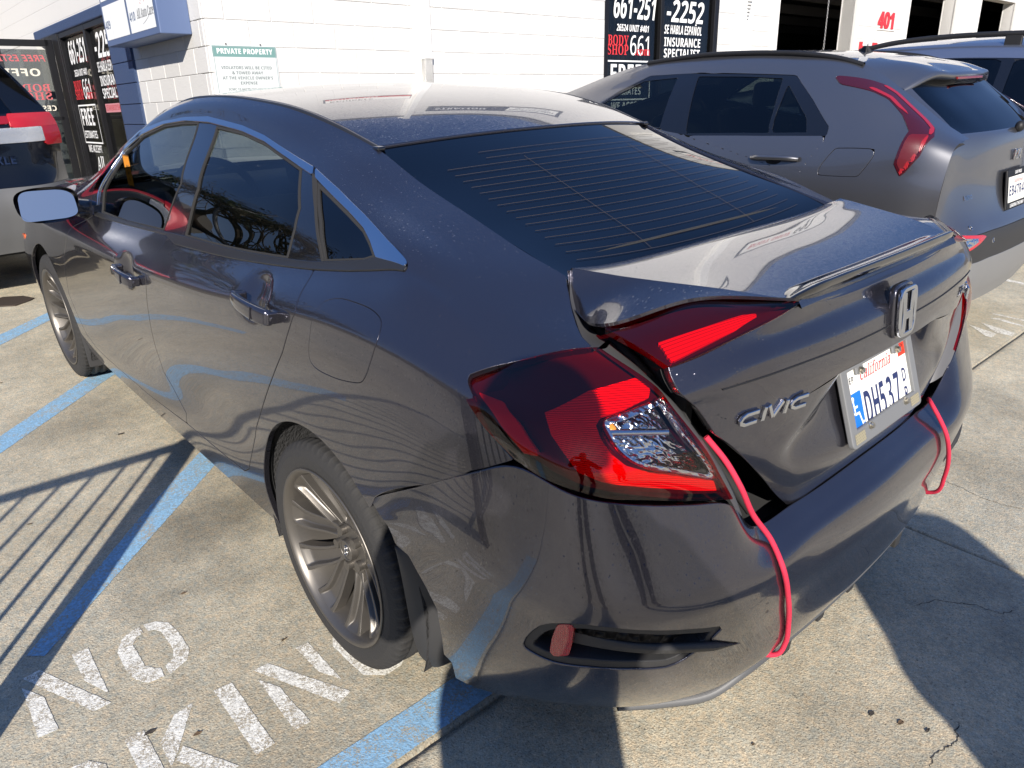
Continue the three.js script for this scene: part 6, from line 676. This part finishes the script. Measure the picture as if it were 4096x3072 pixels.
{ // ---- silver blue estate with roof rails behind the crossover
  const X0 = 6.05, car = thing('silver_estate_car', 'silver blue sport utility with long black roof rails behind the grey crossover', 'car'), paint = carPaint(.3, .335, .42, { roughness: .34, normalMap: null });
  const zs = [-4.1, -3.4, -2.5, -1.75, -1.2, -.3, .4, .75], gu = (k, xs, ys) => [k, zs.map((z, i) => [z, xs[i], ys[i]])];
  const sk = sideSkin([gu(0, [.7, .86, .87, .87, .87, .87, .86, .8], zs.map(() => .32)), gu(.25, [.74, .9, .905, .905, .905, .905, .89, .84], zs.map(() => .6)), gu(.5, [.74, .9, .91, .91, .91, .91, .895, .85], zs.map(() => .86)), gu(.7, [.65, .84, .88, .885, .885, .885, .875, .84], [.9, 1.0, 1.05, 1.06, 1.07, 1.09, 1.12, 1.13]), gu(1.1, [.5, .7, .79, .72, .71, .71, .7, .68], [.95, 1.06, 1.16, 1.42, 1.48, 1.485, 1.45, 1.4]), gu(1.2, [.4, .65, .72, .68, .67, .67, .66, .63], [.98, 1.08, 1.2, 1.48, 1.535, 1.54, 1.51, 1.46]), gu(1.3, [.3, .6, .66, .6, .59, .59, .59, .57], [1.0, 1.1, 1.23, 1.52, 1.57, 1.58, 1.55, 1.5])], -4.1, .75, 90, 60, 3, 1, null, 3);
  const two = (n, geo, mat) => { part(n, geo.clone().translate(X0, 0, 0), mat, car); part(n, mirrorX(geo).translate(X0, 0, 0), mat, car); };
  const wa = (z, y) => Math.max(.39 - Math.hypot(z + .1, y - .36), .39 - Math.hypot(z + 2.77, y - .36)); const topw = curve([[-2.5, 1.15], [-1.75, 1.41], [-1.2, 1.465], [-.3, 1.47], [.4, 1.43], [.75, 1.38]]); const gl = (y, z) => Math.max(1.115 + .02 * z - y, y - topw(z)[0], z - .55, -z - 2.3), panes = [[-2.25, -1.42], [-1.34, -.56], [-.48, .5]], pane = (k) => (y, z) => Math.max(gl(y, z) + .012, panes[k][0] - z, z - panes[k][1]);
  two('body_side', sk.cut((a, b, x, y, z) => Math.max(wa(z, y), -gl(y, z)), { flange: .01 }), paint); two('window_trim', sk.cut((a, b, x, y, z) => Math.max(gl(y, z), ...[0, 1, 2].map((k) => -pane(k)(y, z))), { offset: -.003, flange: 0 }), M.gloss); for (const k of [0, 1, 2]) two('side_window', sk.cut((a, b, x, y, z) => pane(k)(y, z) - .004, { offset: -.008, flange: 0 }), M.tintDark);
  const tr = (xe, ye, z, yc) => full([0, .4, .75, 1].map((s) => [xe * s, lerp(yc, ye, s * s), z])).map(([x, y, q]) => [x + X0, y, q]); part('roof', loft([tr(.57, 1.5, .75, 1.54), tr(.59, 1.55, .4, 1.6), tr(.59, 1.58, -.3, 1.63), tr(.59, 1.57, -1.2, 1.62), tr(.6, 1.52, -1.75, 1.57), tr(.66, 1.23, -2.5, 1.28)], 16, 20).cut(null, { flange: .01, sides: true }), paint, car); part('bonnet', loft([tr(.7, 1.23, -2.5, 1.25), tr(.7, 1.08, -3.4, 1.11), tr(.5, .95, -4.1, 1.0)], 10, 10).cut(null, { flange: 0 }), paint, car);
  for (const s of [-1, 1]) { part('roof_rail', tube([[s * .63, 1.535, -1.72], [s * .625, 1.59, -1.45], [s * .62, 1.63, -1.05], [s * .62, 1.645, -.4], [s * .62, 1.63, .2], [s * .62, 1.56, .6]].map(([x, y, z]) => [x + X0, y, z]), .02, 40, 8), M.black, car); for (const z of [-.55, .1]) part('rail_foot', rbox(.03, .09, .12, .01, X0 + s * .62, 1.6, z), M.black, car); }
  const rr = (y, zc, xe, ze) => full([[0, y, zc], [.5, y, zc - .03], [xe, y, ze]]).map(([x, yy, z]) => [x + X0, yy, z]); part('tailgate', loft([rr(.4, .9, .84, .75), rr(.8, .92, .86, .75), rr(1.1, .88, .84, .75), rr(1.5, .74, .6, .7)], 20, 16).cut(null, { flange: 0 }), paint, car);
  const [tg1, rg1] = lathWheel(.36, .23, .23); for (const s of [-1, 1]) for (const z of [-.1, -2.77]) { const w = new THREE.Group(); w.name = 'wheel'; car.add(w); w.position.set(X0 + s * .79, .36, z); if (s > 0) w.rotation.y = Math.PI; part('tyre', tg1, tyreMat, w); part('rim', rg1, std(.3, .3, .31, .35, .9), w); } part('underbody', box(1.5, .25, 4.2, X0, .42, -1.6), M.deep, car); part('inner_shell', box(1.5, .6, 3.6, X0, .78, -1.4), M.dark, car); shadows(car); }
// ================================================================ people who throw the shadows
function sdfGeo(f, c, half, res) { const mc = new MarchingCubes(res, new THREE.MeshBasicMaterial(), false, false, 160000), s = mc.size, hs = mc.halfsize; for (let z = 0; z < s; z++) for (let y = 0; y < s; y++) for (let x = 0; x < s; x++) mc.field[x + y * s + z * s * s] = -f(c.x + (x - hs) / hs * half, c.y + (y - hs) / hs * half, c.z + (z - hs) / hs * half); mc.isolation = 0; mc.update(); const n = mc.count, g = new THREE.BufferGeometry(), p = new Float32Array(n * 3); for (let i = 0; i < n; i++) { p[i * 3] = c.x + mc.positionArray[i * 3] * half; p[i * 3 + 1] = c.y + mc.positionArray[i * 3 + 1] * half; p[i * 3 + 2] = c.z + mc.positionArray[i * 3 + 2] * half; } g.setAttribute('position', new THREE.BufferAttribute(p, 3)); g.setAttribute('normal', new THREE.BufferAttribute(Float32Array.from(mc.normalArray.subarray(0, n * 3)), 3)); g.setAttribute('uv', new THREE.BufferAttribute(new Float32Array(n * 2), 2)); return g; }
const cap = (a, b, ra, rb) => { const dx = b.x - a.x, dy = b.y - a.y, dz = b.z - a.z, l = dx * dx + dy * dy + dz * dz; return (x, y, z) => { const t = clamp(((x - a.x) * dx + (y - a.y) * dy + (z - a.z) * dz) / l, 0, 1); return Math.hypot(x - a.x - dx * t, y - a.y - dy * t, z - a.z - dz * t) - lerp(ra, rb, t); }; };
const joined = (list, k) => (x, y, z) => { let d = 1e3; for (const f of list) { const e = f(x, y, z), h = clamp(.5 + .5 * (e - d) / k, 0, 1); d = lerp(e, d, h) - k * h * (1 - h); } return d; };
function person(name, label, base, yaw, H, pose, colors) {
  const who = thing(name, label, 'person'), F = V3(Math.sin(yaw), 0, -Math.cos(yaw)), R = V3(Math.cos(yaw), 0, Math.sin(yaw)), k = H / 1.75, at = (r, y, f) => V3(base.x, 0, base.z).addScaledVector(R, r * k).addScaledVector(F, f * k).setY(y * k);
  const sh = [-1, 1].map((s) => at(s * .185, 1.42, -.01)), hip = [-1, 1].map((s) => at(s * .1, .9, 0)), knee = [-1, 1].map((s) => at(s * .13, .48, .03)), ank = [-1, 1].map((s) => at(s * .15, .09, -.02)), toe = [-1, 1].map((s) => at(s * .18, .04, .15)), el = pose.elbow.map((p) => p.isVector3 ? p : at(...p)), wr = pose.wrist.map((p) => p.isVector3 ? p : at(...p));
  const torso = [cap(at(-.1, 1.36, 0), at(.1, 1.36, 0), .125 * k, .125 * k), cap(at(-.06, 1.1, .01), at(.06, 1.1, .01), .13 * k, .13 * k), cap(at(-.07, .93, 0), at(.07, .93, 0), .125 * k, .125 * k), cap(at(0, 1.36, 0), at(0, .95, 0), .13 * k, .13 * k)], arms = [0, 1].flatMap((i) => [cap(sh[i], el[i], .062 * k, .05 * k), cap(el[i], wr[i], .048 * k, .034 * k)]), legs = [0, 1].flatMap((i) => [cap(hip[i], knee[i], .095 * k, .065 * k), cap(knee[i], ank[i], .062 * k, .045 * k), cap(ank[i], toe[i], .045 * k, .035 * k)]);
  const neck = [cap(at(0, 1.42, 0), at(0, 1.55, .02), .06 * k, .055 * k)], hc = at(0, 1.645, .03);
  const c = V3(base.x, H * .5, base.z).addScaledVector(F, .12);
  part('body', sdfGeo(joined([...torso, ...arms, ...legs, ...neck], .045), c, H * .56, 120), colors[0], who);
  const headF = joined([cap(at(0, 1.7, 0), at(0, 1.68, .02), .092 * k, .09 * k), cap(at(0, 1.6, .05), at(0, 1.57, .06), .062 * k, .05 * k), cap(at(0, 1.645, .115), at(0, 1.615, .128), .012, .018), cap(at(-.088, 1.645, .01), at(-.09, 1.62, .01), .016, .014), cap(at(.088, 1.645, .01), at(.09, 1.62, .01), .016, .014), cap(at(-.02, 1.575, .105), at(.02, 1.575, .105), .01, .01)], .03);
  part('head', sdfGeo(headF, at(0, 1.65, .03), .16, 64), colors[2], who); part('hair', sdfGeo(joined([cap(at(0, 1.72, -.012), at(0, 1.68, -.03), .1 * k, .1 * k)], .02), at(0, 1.71, -.02), .14, 40), std(.02, .015, .012, .7), who); for (const s of [-1, 1]) part('eye', new THREE.SphereGeometry(.011, 12, 8).translate(...at(s * .033, 1.655, .1).toArray()), std(.5, .5, .48, .3), who);
  // hands: palm, four fingers, thumb
  [0, 1].forEach((i) => { const w = wr[i], d = (pose.dir ? pose.dir[i] : w.clone().sub(el[i])).clone().normalize(), s = i ? 1 : -1, up = pose.up ? pose.up[i].clone() : R.clone(), ac = up.addScaledVector(d, -up.dot(d)).normalize(), nb = d.clone().cross(ac).multiplyScalar(s), q = (a, b, e) => w.clone().addScaledVector(d, a).addScaledVector(ac, b).addScaledVector(nb, e), L = []; L.push(cap(q(.0, .0, 0), q(.075, -.02, 0), .03, .024), cap(q(.02, .01, 0), q(.078, .024, 0), .026, .02)); [[-.03, .058], [-.01, .07], [.011, .072], [.031, .064]].forEach(([o, l]) => { L.push(cap(q(.085, o, 0), q(.085 + l * .5, o, .012), .0095, .009), cap(q(.085 + l * .5, o, .012), q(.085 + l * .75, o, .038), .009, .008)); }); L.push(cap(q(.03, .03, .008), q(.062, .058, .022), .012, .01), cap(q(.062, .058, .022), q(.09, .062, .036), .01, .0085)); const m = q(.06, 0, .01); part('hand', sdfGeo(joined(L, .008), m, .12, 60), colors[2], who); });
  const legsOnly = joined(legs.slice(0).map((f) => (x, y, z) => f(x, y, z) - .012), .05); const tr = (x, y, z) => Math.max(joined([...legs, torso[2]].map((f) => (a, b, e) => f(a, b, e) - .012), .05)(x, y, z), y - .98 * k, .1 * k - y);
  part('trousers', sdfGeo(tr, V3(base.x, .52, base.z).addScaledVector(F, .02), .56, 80), colors[1], who);
  part('jacket', sdfGeo((x, y, z) => Math.max(joined([...torso, ...arms].map((f) => (a, b, e) => f(a, b, e) - .013), .045)(x, y, z), .9 * k - y, ...wr.map((w) => .05 - Math.hypot(x - w.x, y - w.y, z - w.z))), V3(base.x, 1.2 * k, base.z).addScaledVector(F, .15), .62, 96), colors[0].clone(), who); return who; }
const skin = std(.42, .27, .2, .55), cloth1 = std(.03, .032, .04, .85), cloth2 = std(.02, .023, .035, .85), cloth3 = std(.06, .055, .05, .85);
{ const R = cr, lensBack = (r, u, d) => CAM.clone().addScaledVector(cr, r).addScaledVector(cu, u).addScaledVector(cd, -d);
  const lw = lensBack(-.105, -.085, .075), rw = lensBack(.205, -.085, .075);
  const base = V3(-1.742, 0, 1.87);
  person('person', 'person in dark clothes holding up a phone with both hands towards the sedan', base, YAW, 1.79, { elbow: [[-.34, 1.13, .16], [.34, 1.13, .16]], wrist: [lw, rw], dir: [cu.clone().multiplyScalar(.8).addScaledVector(cr, .45).addScaledVector(cd, .3), cu.clone().multiplyScalar(.8).addScaledVector(cr, -.45).addScaledVector(cd, .3)], up: [cd.clone(), cd.clone()] }, [cloth1, cloth2, skin]);
  const ph = thing('phone', 'black phone held level in both hands of the person in dark clothes', 'phone'); const g = rbox(.15, .073, .008, .004); g.applyMatrix4(new THREE.Matrix4().makeBasis(cr, cu, cd.clone().negate())); const pc = lensBack(.05, -.022, .016); part('phone_case', g.translate(pc.x, pc.y, pc.z), M.gloss, ph); const lg = new THREE.CylinderGeometry(.007, .007, .003, 16).rotateX(Math.PI / 2); lg.applyMatrix4(new THREE.Matrix4().makeBasis(cr, cu, cd.clone().negate())); const lp = lensBack(.028, 0, .0105); part('lens', lg.translate(lp.x, lp.y, lp.z), M.gloss, ph);
  person('person', 'person in a dark jacket standing with arms hanging behind the sedan', V3(-.867, 0, 2.888), YAW - .1, 1.72, { elbow: [[-.25, 1.12, -.03], [.25, 1.12, -.03]], wrist: [[-.24, .86, .06], [.24, .86, .06]] }, [cloth3, cloth2, skin]); }
// ---- steel handrail whose bars fall as shadow on the hatched bay
{ const rail = thing('handrail', 'black steel handrail with thin upright bars and a thick end post', 'railing'), off = V3(-SUN.x, 0, -SUN.z).multiplyScalar(1 / SUN.y), hT = 1.02, tip = onGround('F', 412, 950), far = onGround('F', 0, 1072), e = V3(tip.x, 0, tip.z).addScaledVector(off, -hT), dir = V3(far.x - tip.x, 0, far.z - tip.z).normalize(), m = std(.015, .015, .017, .5, .4);
  part('end_post', rbox(.07, hT, .07, .006, e.x, hT / 2, e.z), m, rail); const L = 2.4, q = e.clone().addScaledVector(dir, L); part('top_rail', bar(e.clone().setY(hT - .018), q.clone().setY(hT - .018), .022, .022, 8), m, rail); part('lower_rail', bar(e.clone().setY(.1), q.clone().setY(.1), .014, .014, 8), m, rail); for (let i = 1; i < 20; i++) { const p = e.clone().addScaledVector(dir, i * .118); part('upright_bar', bar(p.clone().setY(.1), p.clone().setY(hT - .03), .0085, .0085, 6), m, rail); } part('end_post', rbox(.07, hT, .07, .006, q.x, hT / 2, q.z), m, rail); }
// ---- what the sedan mirrors: fence, trees, lamp post, pylon, hills
function mirrored(k, u, v, dist) { const h = side.hit(k, u, v), d = toward(k, u, v).normalize(), r = d.clone().addScaledVector(h.n, -2 * d.dot(h.n)), hl = Math.hypot(r.x, r.z); return V3(h.p.x + r.x / hl * dist, h.p.y + r.y / hl * dist, h.p.z + r.z / hl * dist); }
function tree(name, label, p, Ht, spread, opts) { const t = thing(name, label, 'tree', 'trees beyond the parking lot'), wood = [], leaves = []; const bark = std(.07, .055, .042, .95), leaf = phys(opts.c[0], opts.c[1], opts.c[2], .8, 0, { transmission: .25, side: THREE.DoubleSide });
  const grow = (a, d, len, r, lev) => { const b = a.clone().addScaledVector(d, len); wood.push(bar(a, b, r, r * .66, lev < 2 ? 7 : 4)); if (lev >= opts.lev) { for (let i = 0; i < opts.leaf; i++) leaves.push(b.clone().add(V3(rnd() - .5, rnd() - .4, rnd() - .5).multiplyScalar(len * 1.6))); return; } const n = lev === 0 ? 4 : lev < 2 ? 3 : 2 + (rnd() < .45 ? 1 : 0); for (let i = 0; i < n; i++) { const ang = (i + rnd() * .7) / n * 6.283, tilt = (lev === 0 ? .55 : .45) + rnd() * .35, ax = V3(Math.cos(ang), 0, Math.sin(ang)), q = d.clone().multiplyScalar(Math.cos(tilt)).addScaledVector(ax, Math.sin(tilt) * spread).add(V3(0, .1, 0)).normalize(); grow(b, q, len * (.68 + rnd() * .16), r * .6, lev + 1); } };
  grow(V3(p.x, -.1, p.z), V3(.05, 1, .04).normalize(), Ht * .28, Ht * .03, 0); part('trunk', merge(wood), bark, t);
  const pos = [], s = opts.s; for (const l of leaves) { const a = V3(rnd() - .5, rnd() - .5, rnd() - .5).normalize().multiplyScalar(s), b = V3(rnd() - .5, rnd() - .5, rnd() - .5).normalize().multiplyScalar(s * .6); pos.push(...l.clone().add(a).toArray(), ...l.clone().add(b).toArray(), ...l.clone().sub(a).toArray(), ...l.clone().add(a).toArray(), ...l.clone().sub(a).toArray(), ...l.clone().sub(b).toArray()); } const g = new THREE.BufferGeometry(); g.setAttribute('position', new THREE.Float32BufferAttribute(pos, 3)); g.computeVertexNormals(); part('crown', g, leaf, t); return t; }
{ const a = mirrored('G', 650, 1060, 24), b = mirrored('G', 200, 1000, 26), c = mirrored('G', 1180, 1120, 22), lp = mirrored('G', 365, 1050, 22), py = mirrored('G', 160, 980, 110);
  tree('spreading_tree', 'wide spreading tree with bare branches beyond the parking lot', a, 9.5, 1.35, { lev: 6, leaf: 1, s: .13, c: [.06, .06, .03] }); tree('leafy_tree', 'dense green tree left of the lamp post', b, 7.5, .9, { lev: 5, leaf: 9, s: .22, c: [.05, .075, .03] }); tree('spreading_tree', 'brown leaved low tree nearest the building flank', c, 7, 1.1, { lev: 5, leaf: 5, s: .2, c: [.075, .06, .03] });
  const post = thing('lamp_post', 'grey street lamp post with a single curved arm', 'lamp post'), m = std(.2, .2, .2, .5, .5); part('pole', bar(V3(lp.x, 0, lp.z), V3(lp.x, 8, lp.z), .1, .06, 10), m, post); part('arm', tube([[lp.x, 7.9, lp.z], [lp.x - .6, 8.4, lp.z], [lp.x - 1.8, 8.6, lp.z]], .045, 16, 8), m, post); part('lamp_head', rbox(.7, .1, .25, .04, lp.x - 2.1, 8.58, lp.z), m, post);
  const pyl = thing('pylon', 'distant steel lattice pylon carrying power lines', 'pylon'), st = []; for (const [sx, sz] of [[-1, -1], [1, -1], [1, 1], [-1, 1]]) st.push(bar(V3(py.x + sx * 3, 0, py.z + sz * 3), V3(py.x + sx * .4, 26, py.z + sz * .4), .12, .08, 4)); for (let i = 0; i < 9; i++) { const y0 = i * 2.9, y1 = y0 + 2.9, w0 = lerp(3, .4, y0 / 26), w1 = lerp(3, .4, Math.min(1, y1 / 26)); st.push(bar(V3(py.x - w0, y0, py.z + w0), V3(py.x + w1, y1, py.z + w1), .06, .06, 4), bar(V3(py.x + w0, y0, py.z + w0), V3(py.x - w1, y1, py.z + w1), .06, .06, 4), bar(V3(py.x - w0, y0, py.z - w0), V3(py.x - w1, y1, py.z + w1), .06, .06, 4)); } for (const y of [18, 21, 24]) st.push(bar(V3(py.x - 4.5, y, py.z), V3(py.x + 4.5, y, py.z), .1, .1, 4)); part('lattice', merge(st), std(.15, .15, .16, .6, .4), pyl);
  const fence = thing('iron_fence', 'black iron fence of plain upright bars along the far side of the lot', 'fence'), fm = std(.012, .012, .013, .6, .3), x = -13; for (const y of [.2, 1.65]) part('rail', box(.04, .05, 44, x, y, -14), fm, fence); const pg = box(.022, 1.75, .022, 0, .93, 0), og = box(.07, 1.9, .07, 0, .95, 0); for (let i = 0; i < 290; i++) { const mm = part('bar', pg, fm, fence); mm.position.set(x, 0, -36 + i * .152); } for (let i = 0; i < 19; i++) { const mm = part('post', og, fm, fence); mm.position.set(x, 0, -36 + i * 2.44); }
  // dry slope and hills on the open sides
  const n = 90, pos = [], col = [], idx = []; for (let j = 0; j < 9; j++) for (let i = 0; i <= n; i++) { const az = lerp(-.2, 4.1, i / n) + Math.PI * .5, r = [15.5, 18, 22, 28, 40, 70, 110, 160, 230][j], hh = [-.05, .5, 1.4, 2.2, 2.6, 4.5, 8, 10, 9][j] * (.55 + .9 * fbm(i * .22, j * .4 + 3, 3)); pos.push(Math.cos(az + Math.PI / 2) * r * -1, hh, Math.sin(az + Math.PI / 2) * r); const c = .8 + .5 * fbm(i * .9, j * 1.7, 3); col.push(.17 * c, .14 * c, .09 * c); if (j && i) { const q = j * (n + 1) + i; idx.push(q, q - 1, q - n - 2, q, q - n - 2, q - n - 1); } }
  const g = new THREE.BufferGeometry(); g.setAttribute('position', new THREE.Float32BufferAttribute(pos, 3)); g.setAttribute('color', new THREE.Float32BufferAttribute(col, 3)); g.setIndex(idx); g.computeVertexNormals(); structure('hillside', g, new THREE.MeshStandardMaterial({ vertexColors: true, roughness: 1, side: THREE.DoubleSide })); }
renderer.render(scene, camera);
